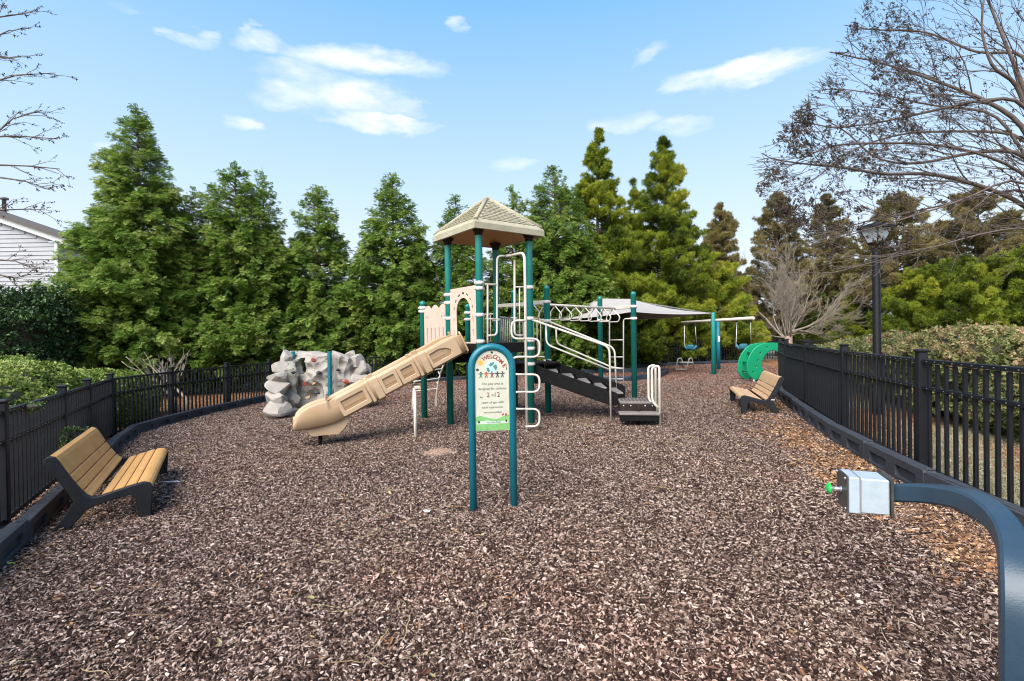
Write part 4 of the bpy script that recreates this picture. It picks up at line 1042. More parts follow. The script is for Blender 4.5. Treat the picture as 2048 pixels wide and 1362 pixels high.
# ------------------------------------------------------------------ shade canopy
cn, cr_, cf, cl_ = at(1266, 623, 16), at(1426, 626, 17.4), at(1217, 641, 22.5), at(1098, 639, 21)
cz = sum(p.z for p in (cn, cr_, cf, cl_)) / 4
sc_root = thing('shade_canopy', 'light grey hipped shade sail on teal posts behind the stairs', 'shade canopy', V(4.2, 19.2, gz(4.2)))
r1, r2 = at(1262, 598, 18.3), at(1196, 597, 20.3)
def edgepts(a, b, sag, n=10): return [a.lerp(b, k / n) + V(0, 0, -sag * 4 * (k / n) * (1 - k / n)) for k in range(n + 1)]
mb = MB()
for (a, b, p, q) in ((cn, cr_, r1, r1), (cr_, cf, r1, r2), (cf, cl_, r2, r2), (cl_, cn, r2, r1)):
    e = edgepts(a, b, .06); tp_ = [p.lerp(q, k / 10) for k in range(11)]; vs = []; rows = 6
    for j in range(rows + 1):
        t_ = j / rows
        for k in range(11): vs.append(e[k].lerp(tp_[k], t_) + V(0, 0, -.10 * sin(pi * t_) * 1.0))
    fs = [(j * 11 + k, j * 11 + k + 1, (j + 1) * 11 + k + 1, (j + 1) * 11 + k) for j in range(rows) for k in range(10)]
    n_ = len(vs); vs += [v_ - V(0, 0, .012) for v_ in vs]; fs += [tuple(i + n_ for i in q_[::-1]) for q_ in fs]
    fs += [(k + 1, k, n_ + k, n_ + k + 1) for k in range(10)]
    mb.add(vs, fs, True)
mb.build('fabric', m_canopy, sc_root)
for p in (cn, cr_, cf, cl_): MB().lathe((p.x, p.y, gz(p.x) - .2), [(.075, 0), (.075, p.z - gz(p.x) + .18), (.05, p.z - gz(p.x) + .22)], 14).build('post', m_tealc, sc_root)
for p, q in ((cn, r1), (cr_, r1), (cf, r2), (cl_, r2), (r1, r2)): MB().tube([p - V(0, 0, .04), q - V(0, 0, .06)], .02, 6).build('rafter', m_pipe, sc_root)

# ------------------------------------------------------------------ swing set
sp_ = G(1437, 740); zb2 = at(1437, 641, sp_.y).z
sw = thing('swing_set', 'single post swing set with pale beam and two blue seats', 'swing set', sp_)
MB().lathe((sp_.x, sp_.y, sp_.z - .2), [(.075, 0), (.075, zb2 - sp_.z + .2)], 14).build('post', m_tealb, sw)
MB().box((sp_.x, sp_.y - .08, at(1437, 678, sp_.y).z), (.07, .01, .22)).build('warning_plate', m_white, sw)
def beamY(px, py): # on the horizontal plane at beam height
    d = ray(px, py); return V(0, 0, CAMZ) + d * ((zb2 - CAMZ) / d.z)
e1 = at(1363, 645, 21.6); e2 = at(1508, 635, 16.9); e1.z = e2.z = zb2 + .02; e1 = V(7.3, 21.6, zb2 + .02); e2 = V(8.13, 16.85, zb2 + .02)
e1 = at(1364, 645, 21.4); e2 = at(1507, 636, 17.0)
MB().tube([e1, e2], .055, 12).build('top_beam', m_cream, sw)
def swing(xa, xb, ytop, xs, ys, Y):
    tA, tB = at(xa, ytop, Y + .45), at(xb, ytop - 1, Y - .45)
    c = at(xs, ys, Y); st = MB()
    a = c + V(-.22, .1, .06); b = c + V(.22, -.1, .06)
    seat = MB().tube(fillet([a, c + V(-.12, .05, -.10), c + V(.12, -.05, -.10), b], .08), .05, 8).box(c + V(0, 0, -.01), (.30, .2, .22), bev=.06).build('swing_seat', m_seat, sw)
    for t_, s_ in ((tA, a), (tB, b)):
        MB().tube([t_, s_], .011, 6).build('chain', m_chain, seat); MB().box(t_ + V(0, 0, -.0), (.06, .06, .14), bev=.01).build('hanger', m_dark, seat)
swing(1369, 1390, 649, 1381, 694, 20.6); swing(1474, 1501, 641, 1487, 693, 17.6)

# ------------------------------------------------------------------ green arch climber
g0 = G(1507, 765); ga = thing('arch_climber', 'green moulded arch climber beside the far end of the right fence', 'arch climber', g0)
def rail3(dx, Y, m):
    """curved plate traced at depth Y"""
    outer_ = [(1508, 762), (1493, 748), (1490, 735), (1493, 718), (1500, 704), (1510, 693), (1524, 687), (1545, 685.5), (1565, 689), (1582, 697), (1592, 708)]
    inner_ = [(1582, 712), (1572, 703), (1556, 699), (1538, 700), (1528, 707), (1521, 719), (1518, 733), (1524, 742), (1516, 752)]
    pp = [at(x + dx, y, Y) for x, y in outer_ + inner_]; o = pp[0]; F_ = frame(V(0, Y, 0), (1, 0, 0), (0, 0, 1)); lp_ = [(p.x, p.z) for p in pp]
    def chaik(l):
        out = []
        for i in range(len(l)): a, b = V(*l[i], 0), V(*l[(i + 1) % len(l)], 0); out += [tuple(a.lerp(b, .25))[:2], tuple(a.lerp(b, .75))[:2]]
        return out
    hl_ = []
    for (x, y) in ((1512, 720), (1517, 706), (1503, 744), (1530, 695), (1508, 733)):
        q = at(x + dx, y, Y); hl_.append(disc(q.x, q.z, .035, 8, .05))
    return plate('climber_rail', [chaik(lp_)] + hl_, .05, m_green, F_, ga, .012)
Yg = g0.y; rail3(3, Yg, m_green); rail3(-15, Yg + .75, m_green)
for (x, y) in ((1495, 740), (1496, 722), (1505, 703), (1524, 692), (1546, 690), (1568, 694)):
    a = at(x + 5, y + 2, Yg); b = at(x - 10, y + 2, Yg + .75); MB().tube([a, b], .028, 8).build('climber_rung', m_green, ga)
MB().tube([V(g0.x, g0.y, -.1), at(1508, 750, Yg)], .025, 8).build('ground_stub', m_cream, ga); MB().tube([at(1590, 708, Yg), V(at(1596, 740, Yg).x, Yg, gz(8))], .03, 8).build('ground_stub', m_green, ga)

# ------------------------------------------------------------------ small white frame stool
q = G(1372, 741); sx0 = thing('step_stool', 'small white tubular frame stool on the far mulch left of the canopy post', 'stool', q)
def hoop(x0_, x1_2, w_):
    a = at(x0_, 739.5, q.y); b = at(x0_ + 5, 717, q.y); c = at(x1_2 - 4, 716, q.y + .35); d = at(x1_2, 738, q.y + .45)
    MB().tube(fillet([a, b, c, d], .08), .022, 8).build('leg_hoop', m_cream, sx0)
    return a, b, c, d
h1_ = hoop(1351, 1367, 0); h2_ = hoop(1373, 1388, 0)
MB().tube([h1_[0] + V(0, 0, .02), h2_[0] + V(0, 0, .02)], .02, 8).build('cross_bar', m_cream, sx0)
c_ = (h1_[1] + h2_[1] + h1_[2] + h2_[2]) / 4; MB().box(c_ - V(0, 0, .16), (.52, .38, .03), bev=.01).build('seat', m_cream, sx0)

# ------------------------------------------------------------------ sandbox border behind the stairs
sb_pts = [G(*p) for p in ((1140, 757), (1165, 749), (1230, 745.5), (1300, 745), (1334, 749), (1318, 757), (1262, 763), (1180, 768))]
sbx = thing('sandbox', 'low dark blue timber sandbox edging on the ground behind the stairs', 'sandbox', sum(sb_pts, V(0, 0, 0)) / 8)
for a, b in zip(sb_pts, sb_pts[1:] + sb_pts[:1]):
    d = b - a; MB().box((a + b) / 2 + V(0, 0, .09), (d.length - .03, .12, .2), rot=Matrix.Rotation(atan2(d.y, d.x), 3, 'Z'), bev=.02).build('edge_timber', m_sand, sbx)

def squircle(b, path, n):
    w, ch = .045, .010
    for i, p in enumerate(path):
        r_ = b.v[i * 8:i * 8 + 8]; c = sum(r_, V(0, 0, 0)) / 8; u = (r_[0] - c).normalized(); v_ = (r_[2] - c).normalized()
        for j, (x, y) in enumerate(((w, -(w - ch)), (w, w - ch), (w - ch, w), (-(w - ch), w), (-w, w - ch), (-w, -(w - ch)), (-(w - ch), -w), (w - ch, -w))): b.v[i * 8 + j] = c + u * x + v_ * y
    return b
# ------------------------------------------------------------------ push button arm in the right foreground
ab = at(2032, 1362, 1.80)
arm = thing('push_button_post', 'curved slate blue square post with metal push button box at the right edge', 'control post', V(ab.x, ab.y, gz(ab.x)))
ap = [V(ab.x, ab.y, -.1), at(2033, 1362, 1.80), at(2034, 1180, 1.80), at(2026, 1068, 1.97), at(1960, 1004, 2.22), at(1870, 986, 2.48), at(1775, 985, 2.68)]
ARM = MB().tube(fillet(ap, .30, 14), .0655, 8, up=V(-.62, -.78, 0)); squircle(ARM, fillet(ap, .30, 14), 8); ARM.build('curved_post', m_arm, arm).data.set_sharp_from_angle(angle=radians(28))
# bevelled look: thin round tube edges
bd = V(-.92, .32, 0).normalized()      # box axis: away from the arm end
bc = at(1776, 985, 2.69)
by = V(0, 0, 1).cross(bd).normalized(); BR = Matrix((bd, by, V(0, 0, 1))).transposed()
BS = .90
def bbox(c, d, m, nm, par, bev=.003): return MB().box(bc + BR @ (V(*c) * BS), tuple(x * BS for x in d), rot=BR, bev=bev).build(nm, m, par)
plt = bbox((.012, 0, 0), (.012, .232, .232), m_boxd, 'mounting_plate', arm)
hb = bbox((.095, 0, -.006), (.145, .200, .205), m_box, 'button_box', arm, .006); bbox((.200, 0, -.006), (.058, .206, .212), m_box, 'box_cover', hb, .004); bbox((.2345, 0, -.002), (.010, .216, .224), m_boxd, 'face_plate', hb, .003)
bbox((.169, 0, -.006), (.004, .215, .221), m_steel, 'cover_flange', hb, .001)
bt = MB()
for yy in (-.085, .085):
    for zz in (-.09, .09): bt.lathe(bc + BR @ V(.240, yy, zz) * BS, [(.008, 0), (.007, .005), (.002, .007)], 10, axis=bd)
bt.build('screw_heads', m_steel, hb)
MB().lathe(bc + BR @ V(.240, 0, .0) * BS, [(.016, 0), (.016, .006), (.011, .008), (.011, .045), (.013, .047), (.013, .054)], 14, axis=bd).build('button_stem', m_steel, hb)
MB().lathe(bc + BR @ V(.295, 0, .0) * BS, [(.012, 0), (.029, .004), (.031, .010), (.029, .016), (.018, .021), (.004, .027)], 22, axis=bd).build('push_button', m_button, hb)
hg = MB()
for zz in (-.08, .085): hg.tube([bc + BR @ V(.02, -.085, zz) * BS, bc + BR @ V(.05, -.106, zz) * BS], .008, 8)
hg.build('box_clips', m_box, hb)

# ------------------------------------------------------------------ lamp posts
def lamp(label, base, H, s_=1.0):
    root = thing('street_lamp', label, 'street lamp', base); x, y, z = base
    MB().lathe((x, y, z - .1), [(.085, 0), (.085, .5), (.064, .56), (.060, H - .62 * s_), (.075 * s_, H - .61 * s_), (.075 * s_, H - .56 * s_)], 14).build('lamp_post', m_lampb, root)
    zl = z + H - .52 * s_
    def ringbox(hw0, z0, hw1, z1, nm, m, par, solid=True):
        vs = [V(x + sx * hw0, y + sy * hw0, z0) for sx, sy in ((-1, -1), (1, -1), (1, 1), (-1, 1))] + [V(x + sx * hw1, y + sy * hw1, z1) for sx, sy in ((-1, -1), (1, -1), (1, 1), (-1, 1))]
        fs = [(i, (i + 1) % 4, 4 + (i + 1) % 4, 4 + i) for i in range(4)]
        if solid: fs += [(3, 2, 1, 0), (4, 5, 6, 7)]
        R_ = Matrix.Translation((x, y, 0)) @ Matrix.Rotation(.3, 4, 'Z') @ Matrix.Translation((-x, -y, 0))
        return MB().add([R_ @ v_ for v_ in vs], fs).build(nm, m, par)
    hd_ = ringbox(.10 * s_, zl - .10 * s_, .12 * s_, zl - .04 * s_, 'lantern', m_lampb, root)
    ringbox(.115 * s_, zl - .04 * s_, .215 * s_, zl + .27 * s_, 'lamp_glass', m_glass, hd_)
    ringbox(.285 * s_, zl + .272 * s_, .25 * s_, zl + .33 * s_, 'lamp_roof', m_lampb, hd_); ringbox(.25 * s_, zl + .33 * s_, .10 * s_, zl + .40 * s_, 'lamp_roof', m_lampb, hd_)
    fr = MB()
    for a in range(4):
        t_ = .3 + pi / 4 + a * pi / 2; u = V(cos(t_), sin(t_), 0) * 1.4142
        fr.tube([V(x, y, zl - .04 * s_) + u * .118 * s_, V(x, y, zl + .27 * s_) + u * .219 * s_], .011 * s_, 5)
    fr.build('lantern_frame', m_lampb, hd_)
lb = at(1754, 700, 8.6); lb.z = gz(lb.x); lamp('large black lantern lamp post behind the right hedge', lb, at(1754, 436, 8.6).z - lb.z, .74)
lb = at(1495, 700, 27); lb.z = gz(lb.x); lamp('small distant lamp post left of the bare tree, behind the swing', lb, at(1495, 588, 27).z - lb.z)
lb = at(1691, 700, 30); lb.z = gz(lb.x); lamp('faint distant lamp post seen through bare branches right of the bare tree', lb, at(1691, 595, 30).z - lb.z)

# ------------------------------------------------------------------ house at the left
YH = 21.0
hc = at(116, 600, YH); hx = hc.x; eave = at(118, 482, YH).z; sl_ = .36
hs = thing('house', 'pale siding gable wall of a house with brown roof at the left edge', 'house', V(hx - 4, YH, gz(-20)))
MB().box((hx - 6, YH + 1.25, eave / 2 - .3), (12, 2.4, eave + .4)).build('wall', m_siding, hs)
k = 0; z = -.2
bme = None
while z < eave + 2.6:
    x1b = hx - max(0, (z + .17 - eave)) / sl_; x0b = hx - 12
    if x1b > x0b:
        MB().add([V(x0b, YH - .03, z), V(x1b, YH - .03, z), V(x1b, YH + .0, z + .178), V(x0b, YH + .0, z + .178), V(x0b, YH + .04, z), V(x1b, YH + .04, z)], [(0, 1, 2, 3), (0, 4, 5, 1)]).build('siding_board', m_siding, hs)
    z += .178
MB().add([V(hx - 12, YH + .01, eave), V(hx, YH + .01, eave), V(hx - 12, YH + .01, eave + 12 * sl_)], [(0, 1, 2)]).build('gable_wall', m_siding, hs)
MB().box((hx + .02, YH - .02, eave / 2), (.12, .10, eave)).build('corner_trim', m_white, hs)
dr = V(-12.6, 0, 12.6 * sl_); r0 = V(hx + .45, YH - .2, eave - .16)
ra = frame(r0, dr, V(0, 0, 1)); rl = dr.length
MB().box(ra @ V(rl / 2, .10, 0), (rl, .22, .05), rot=ra.to_3x3()).build('fascia', m_white, hs)
MB().box(ra @ V(rl / 2, .27, .80), (rl, .08, 2.0), rot=ra.to_3x3()).build('roof', m_shing, hs)
vp = at(9, 432, YH + 2.2); MB().lathe((vp.x, vp.y, vp.z - .3), [(.08, 0), (.08, 1.05), (.17, 1.06), (.17, 1.14), (.05, 1.18)], 12).build('vent_pipe', m_pipe, hs)

# ------------------------------------------------------------------ conifers
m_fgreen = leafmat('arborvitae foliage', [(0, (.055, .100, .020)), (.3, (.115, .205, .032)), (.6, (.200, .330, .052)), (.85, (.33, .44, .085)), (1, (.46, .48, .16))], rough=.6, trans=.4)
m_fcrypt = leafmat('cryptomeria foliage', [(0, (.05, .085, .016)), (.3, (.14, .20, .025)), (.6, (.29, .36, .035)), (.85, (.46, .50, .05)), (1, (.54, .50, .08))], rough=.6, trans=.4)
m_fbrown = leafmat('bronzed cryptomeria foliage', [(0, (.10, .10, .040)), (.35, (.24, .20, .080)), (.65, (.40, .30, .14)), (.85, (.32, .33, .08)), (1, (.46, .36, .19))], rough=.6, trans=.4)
g_green = scatter_group('green', [spray_src(i, m_fgreen) for i in range(5)])
g_crypt = scatter_group('crypt', [tuft_src(10 + i, m_fcrypt) for i in range(4)])
g_brown = scatter_group('brown', [tuft_src(20 + i, m_fbrown) for i in range(4)])
def conifer(label, base, H, rad, kind, seed, z0=.3, dens=1.0, pw=.85, tops=None, dark=0, group='conifers in a row behind the play area'):
    """base on the ground, H height, rad crown radius"""
    r = random.Random(seed); root = thing('conifer_tree', label, 'conifer', base, group)
    tr = MB(); pts_t = [base + V(0, 0, -.2)] + [base + V(.10 * noise.noise(V(seed, k * .4, 0)), .1 * noise.noise(V(k * .4, seed, 0)), H * k / 10) for k in range(1, 11)]
    tr.tube(pts_t, [max(.012, .13 * (1 - k / 10.2) ** .9 * (H / 9)) for k in range(11)], 7)
    tr.build('trunk', m_barkc, root)
    heads = [(base, H, rad, z0)] + [(base + V(dx, dy, 0), H * hf, rad * rf_, zz) for (dx, dy, hf, rf_, zz) in (tops or [])]
    pts_ = []; bv = []; bf = []
    for (bs, Hh, rd, zz0) in heads:
        nb = int((330 if kind == 'g' else 235) * dens * (Hh * rd) / 20)
        for i in range(nb):
            u = r.random(); fz = 1 - u ** (.70 if kind == 'g' else .70)
            fz = max(0, min(.985, fz)); z = zz0 + (Hh - zz0) * fz
            prof = (1 - fz) ** pw * (1 if fz > .12 else .78 + 1.8 * fz)
            az_ = r.uniform(0, 2 * pi); lob = 1 + .30 * noise.noise(V(cos(az_) * 1.3, sin(az_) * 1.3, z * .55 + seed))
            Lb = max(.14, rd * prof * lob * r.uniform(.78, 1.06)); dv_ = V(cos(az_), sin(az_), 0); lift = r.uniform(.05, .45) if kind == 'g' else r.uniform(.1, .6)
            o = bs + V(0, 0, z); tip = o + dv_ * Lb + V(0, 0, Lb * lift * (.8 if fz < .7 else 1.3))
            branchtube(bv, bf, o, tip, .018 + .012 * Lb, .006, 3)
            btint = r.random()
            ns = int((16 + 25 * Lb) if kind == 'g' else (9 + 13 * Lb))
            for k in range(ns):
                t_ = 1 - (r.random() ** 1.5) * .72; p = o.lerp(tip, t_) + rndv(r) * ((.14 + .34 * (1 - t_) * Lb * .6) * r.uniform(.3, 1.3) if kind == 'g' else (.10 + .26 * (1 - t_) * Lb * .6) * .85)
                if kind == 'g':
                    d = (dv_ + rndv(r) * .55 + V(0, 0, r.uniform(-.55, .25))).normalized(); sc_ = r.uniform(.12, .26) * (.74 + .4 * min(1, Lb / 1.5))
                    if fz > .75: sc_ *= .8; d = (d + V(0, 0, .35)).normalized()
                else:
                    d = (dv_ * .7 + rndv(r) * .6 + V(0, 0, .6)).normalized(); sc_ = r.uniform(.12, .25)
                e_ = d.to_track_quat('X', 'Z').to_euler(); e_.rotate_axis('X', r.uniform(-.7, .7) if kind == 'g' else r.uniform(0, 6))
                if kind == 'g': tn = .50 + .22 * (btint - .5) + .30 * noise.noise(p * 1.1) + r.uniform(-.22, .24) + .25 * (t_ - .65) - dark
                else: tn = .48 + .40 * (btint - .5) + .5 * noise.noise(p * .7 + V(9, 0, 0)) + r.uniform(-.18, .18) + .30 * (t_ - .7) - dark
                pts_.append((p, tuple(e_), sc_, max(0, min(1, tn))))
    # leader
    for (bs, Hh, rd, zz0) in heads:
        for k in range(16 if kind == 'g' else 12):
            p = bs + V(0, 0, Hh * (1 - .10 * k / 14)) + rndv(r) * .05 * k / 6; e_ = (V(0, 0, 1) + rndv(r) * .7).to_track_quat('X', 'Z').to_euler(); pts_.append((p, tuple(e_), r.uniform(.12, .26), r.uniform(.2, .6)))
    MB().add(bv, bf).build('branches', m_barkc, root)
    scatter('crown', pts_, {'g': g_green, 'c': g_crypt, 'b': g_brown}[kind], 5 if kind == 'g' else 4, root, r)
    return root
def cat_(tip, hw, Y, *a, **k):
    px, py = tip; b = at(px, 680, Y); b.z = gz(b.x) - .1; H = at(px, py, Y).z - b.z; return conifer(k.pop('label'), b, H, hw * (1.22 if a[0] == 'g' else 1.05) / 1000 * Y, *a, **k)
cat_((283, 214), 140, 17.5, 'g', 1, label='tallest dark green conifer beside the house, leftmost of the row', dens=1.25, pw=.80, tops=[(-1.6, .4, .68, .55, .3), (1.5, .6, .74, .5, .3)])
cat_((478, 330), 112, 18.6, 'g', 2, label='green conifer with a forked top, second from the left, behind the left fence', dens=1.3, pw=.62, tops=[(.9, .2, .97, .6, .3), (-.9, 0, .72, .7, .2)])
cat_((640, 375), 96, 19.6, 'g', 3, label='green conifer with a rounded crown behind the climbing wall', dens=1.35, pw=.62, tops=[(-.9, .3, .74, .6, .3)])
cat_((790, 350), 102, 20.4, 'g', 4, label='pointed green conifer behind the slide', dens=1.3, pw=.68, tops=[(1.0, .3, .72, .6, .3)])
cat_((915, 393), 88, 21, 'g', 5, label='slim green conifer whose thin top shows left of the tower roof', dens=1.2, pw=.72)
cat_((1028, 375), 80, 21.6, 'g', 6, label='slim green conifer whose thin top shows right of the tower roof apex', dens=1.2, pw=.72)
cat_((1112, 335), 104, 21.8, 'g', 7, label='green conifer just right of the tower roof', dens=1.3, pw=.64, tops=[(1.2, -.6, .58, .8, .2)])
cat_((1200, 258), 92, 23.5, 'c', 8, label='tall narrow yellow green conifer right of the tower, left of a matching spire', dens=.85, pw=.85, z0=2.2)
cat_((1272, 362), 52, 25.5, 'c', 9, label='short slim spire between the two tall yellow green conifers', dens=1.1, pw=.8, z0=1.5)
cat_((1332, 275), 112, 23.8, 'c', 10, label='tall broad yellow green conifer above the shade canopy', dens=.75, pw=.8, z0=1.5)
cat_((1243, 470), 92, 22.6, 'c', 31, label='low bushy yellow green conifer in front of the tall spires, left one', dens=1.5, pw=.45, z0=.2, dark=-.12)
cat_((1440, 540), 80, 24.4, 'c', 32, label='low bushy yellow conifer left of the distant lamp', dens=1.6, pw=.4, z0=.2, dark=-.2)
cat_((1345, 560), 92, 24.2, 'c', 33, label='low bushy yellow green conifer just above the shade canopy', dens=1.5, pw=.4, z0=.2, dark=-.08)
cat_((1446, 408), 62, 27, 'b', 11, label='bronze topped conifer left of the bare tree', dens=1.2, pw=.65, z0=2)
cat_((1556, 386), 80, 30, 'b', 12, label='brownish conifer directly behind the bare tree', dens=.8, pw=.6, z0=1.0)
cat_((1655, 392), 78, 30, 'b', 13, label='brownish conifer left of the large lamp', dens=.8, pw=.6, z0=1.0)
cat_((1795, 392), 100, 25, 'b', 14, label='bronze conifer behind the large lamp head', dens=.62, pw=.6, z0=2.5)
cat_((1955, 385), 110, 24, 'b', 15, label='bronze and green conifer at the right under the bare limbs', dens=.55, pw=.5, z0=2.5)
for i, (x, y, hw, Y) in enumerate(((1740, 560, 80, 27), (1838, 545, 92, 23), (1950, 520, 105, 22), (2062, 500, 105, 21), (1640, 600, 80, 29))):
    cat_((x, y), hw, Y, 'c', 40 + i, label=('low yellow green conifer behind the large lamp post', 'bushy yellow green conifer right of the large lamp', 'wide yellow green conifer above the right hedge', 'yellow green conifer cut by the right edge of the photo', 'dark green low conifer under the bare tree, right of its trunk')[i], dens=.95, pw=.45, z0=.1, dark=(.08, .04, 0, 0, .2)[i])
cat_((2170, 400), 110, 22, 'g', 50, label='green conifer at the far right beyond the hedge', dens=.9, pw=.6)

# ------------------------------------------------------------------ broadleaf shrubs and hedges
m_priv = leafmat('light green hedge leaves', [(0, (.06, .10, .02)), (.4, (.15, .22, .035)), (.75, (.30, .38, .08)), (1, (.42, .45, .14))], rough=.45, trans=.25)
m_darkl = leafmat('dark glossy leaves', [(0, (.014, .030, .012)), (.5, (.040, .085, .024)), (1, (.12, .19, .055))], rough=.4, trans=.12)
m_ole = leafmat('mottled hedge leaves', [(0, (.055, .075, .022)), (.35, (.14, .17, .05)), (.65, (.27, .27, .10)), (.85, (.36, .28, .13)), (1, (.42, .27, .15))], rough=.5, trans=.2)
g_priv = scatter_group('priv', [leaf_src(400 + i, m_priv) for i in range(3)]); g_dark = scatter_group('darkleaf', [leaf_src(410 + i, m_darkl, 14, .22) for i in range(3)]); g_ole = scatter_group('ole', [leaf_src(420 + i, m_ole, 14, .15, .7) for i in range(3)])
def blob_hedge(name, label, cat, blobs, grp, n, size, seed, core, tintb=.5, ragged=.08, shoots=0, leafdim=0, wob=.18):
    """blobs: (centre, radii) rounded boxes"""
    r = random.Random(seed); root = thing(name, label, cat, V(blobs[0][0].x, blobs[0][0].y, gz(blobs[0][0].x))); pts_ = []; cb = MB()
    ar = [b[1].x * b[1].y + b[1].x * b[1].z + b[1].y * b[1].z for b in blobs]; T_ = sum(ar)
    for (c, rd), a in zip(blobs, ar):
        for k in range(int(n * a / T_)):
            d = rndv(r); p_ = 3.2; s_ = (abs(d.x) ** p_ + abs(d.y) ** p_ + abs(d.z) ** p_) ** (-1 / p_); q = V(d.x * rd.x, d.y * rd.y, d.z * rd.z) * s_
            q *= 1 + wob * noise.noise((c + q) * 2.0) + .5 * wob * noise.noise((c + q) * 5) - abs(r.gauss(0, ragged)) + (abs(r.gauss(0, ragged)) if r.random() < .15 + shoots else 0)
            p = c + q
            if p.z < gz(p.x): continue
            e_ = Euler((r.uniform(0, 6.3), r.uniform(0, 6.3), r.uniform(0, 6.3))); up_ = max(0, d.z)
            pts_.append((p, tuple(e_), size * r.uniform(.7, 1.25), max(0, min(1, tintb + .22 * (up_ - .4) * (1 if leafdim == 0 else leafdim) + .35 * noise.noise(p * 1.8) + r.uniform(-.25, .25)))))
        bm = bmesh.new(); bmesh.ops.create_icosphere(bm, subdivisions=3, radius=1)
        vs = []
        for v_ in bm.verts:
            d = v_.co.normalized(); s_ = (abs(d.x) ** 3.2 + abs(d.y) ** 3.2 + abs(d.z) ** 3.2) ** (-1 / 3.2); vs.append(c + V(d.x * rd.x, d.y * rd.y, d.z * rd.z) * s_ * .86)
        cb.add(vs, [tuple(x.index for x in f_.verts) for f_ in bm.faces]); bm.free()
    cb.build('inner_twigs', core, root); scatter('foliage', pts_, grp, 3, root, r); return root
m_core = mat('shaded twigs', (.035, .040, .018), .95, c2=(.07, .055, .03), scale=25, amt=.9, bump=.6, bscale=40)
# right hedge along the fence
bl = []
for i, (x, y, t_) in enumerate(((7.0, 3.0, 1.72), (7.15, 4.4, 1.70), (7.2, 5.7, 1.68), (7.35, 7.0, 1.64), (7.7, 8.3, 1.60), (8.1, 9.6, 1.56), (8.6, 10.9, 1.52), (9.1, 12.2, 1.47), (9.6, 13.4, 1.38))):
    bl.append((V(x, y, .88), V(1.05, 1.0, t_ - .88 - (.10 if i % 2 else 0))))
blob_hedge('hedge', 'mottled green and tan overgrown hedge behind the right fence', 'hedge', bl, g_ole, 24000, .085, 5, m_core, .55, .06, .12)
# left shrubs
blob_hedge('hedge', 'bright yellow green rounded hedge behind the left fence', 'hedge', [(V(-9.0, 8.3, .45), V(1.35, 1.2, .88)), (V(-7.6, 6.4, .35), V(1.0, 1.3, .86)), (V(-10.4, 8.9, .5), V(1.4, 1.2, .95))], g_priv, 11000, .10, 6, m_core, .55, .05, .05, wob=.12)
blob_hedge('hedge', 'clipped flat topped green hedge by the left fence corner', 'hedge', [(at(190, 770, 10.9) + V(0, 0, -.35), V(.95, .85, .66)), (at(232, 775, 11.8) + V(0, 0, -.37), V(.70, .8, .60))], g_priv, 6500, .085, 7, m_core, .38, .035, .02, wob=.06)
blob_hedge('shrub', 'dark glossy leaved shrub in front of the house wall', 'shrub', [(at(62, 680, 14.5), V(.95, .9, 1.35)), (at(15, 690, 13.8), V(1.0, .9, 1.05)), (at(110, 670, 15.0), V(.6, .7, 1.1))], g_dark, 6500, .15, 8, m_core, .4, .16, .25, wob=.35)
# dark evergreen undergrowth under the far conifers
ub = []
r = random.Random(3)
for (px, Y, h) in ((610, 18.6, .75), (700, 19.4, .8), (800, 20.2, .8), (890, 21, .9), (980, 21.6, .8), (1070, 22.3, .8), (1150, 22.8, .9), (1240, 23.6, .9), (1330, 24.2, .9), (1420, 25, .8)):
    p = at(px, 700, Y); ub.append((V(p.x, p.y + .3, .42), V(1.25, .6, h * .8)))
blob_hedge('ivy_hedge', 'dark ivy like undergrowth below the conifers behind the far fence', 'hedge', ub, g_dark, 15000, .17, 9, m_core, .45, .12, .1, wob=.3)
for (x, y, Y, s_) in ((1330, 700, 22.4, .35),): pass
# small sprig growing through the left fence
blob_hedge('sapling', 'leafy sprig poking through the left fence above the bench', 'plant', [(at(135, 880, 6.15), V(.05, .05, .14)), (at(130, 905, 6.1), V(.03, .03, .16)), (at(158, 860, 6.3), V(.08, .04, .02))], g_dark, 95, .045, 12, m_core, .75, .3, .4, wob=.3)
blob_hedge('sapling', 'leafy sprig on the near left fence rail', 'plant', [(at(62, 815, 5.2), V(.09, .08, .04))], g_dark, 28, .04, 13, m_core, .8, .3, .4, wob=.3)

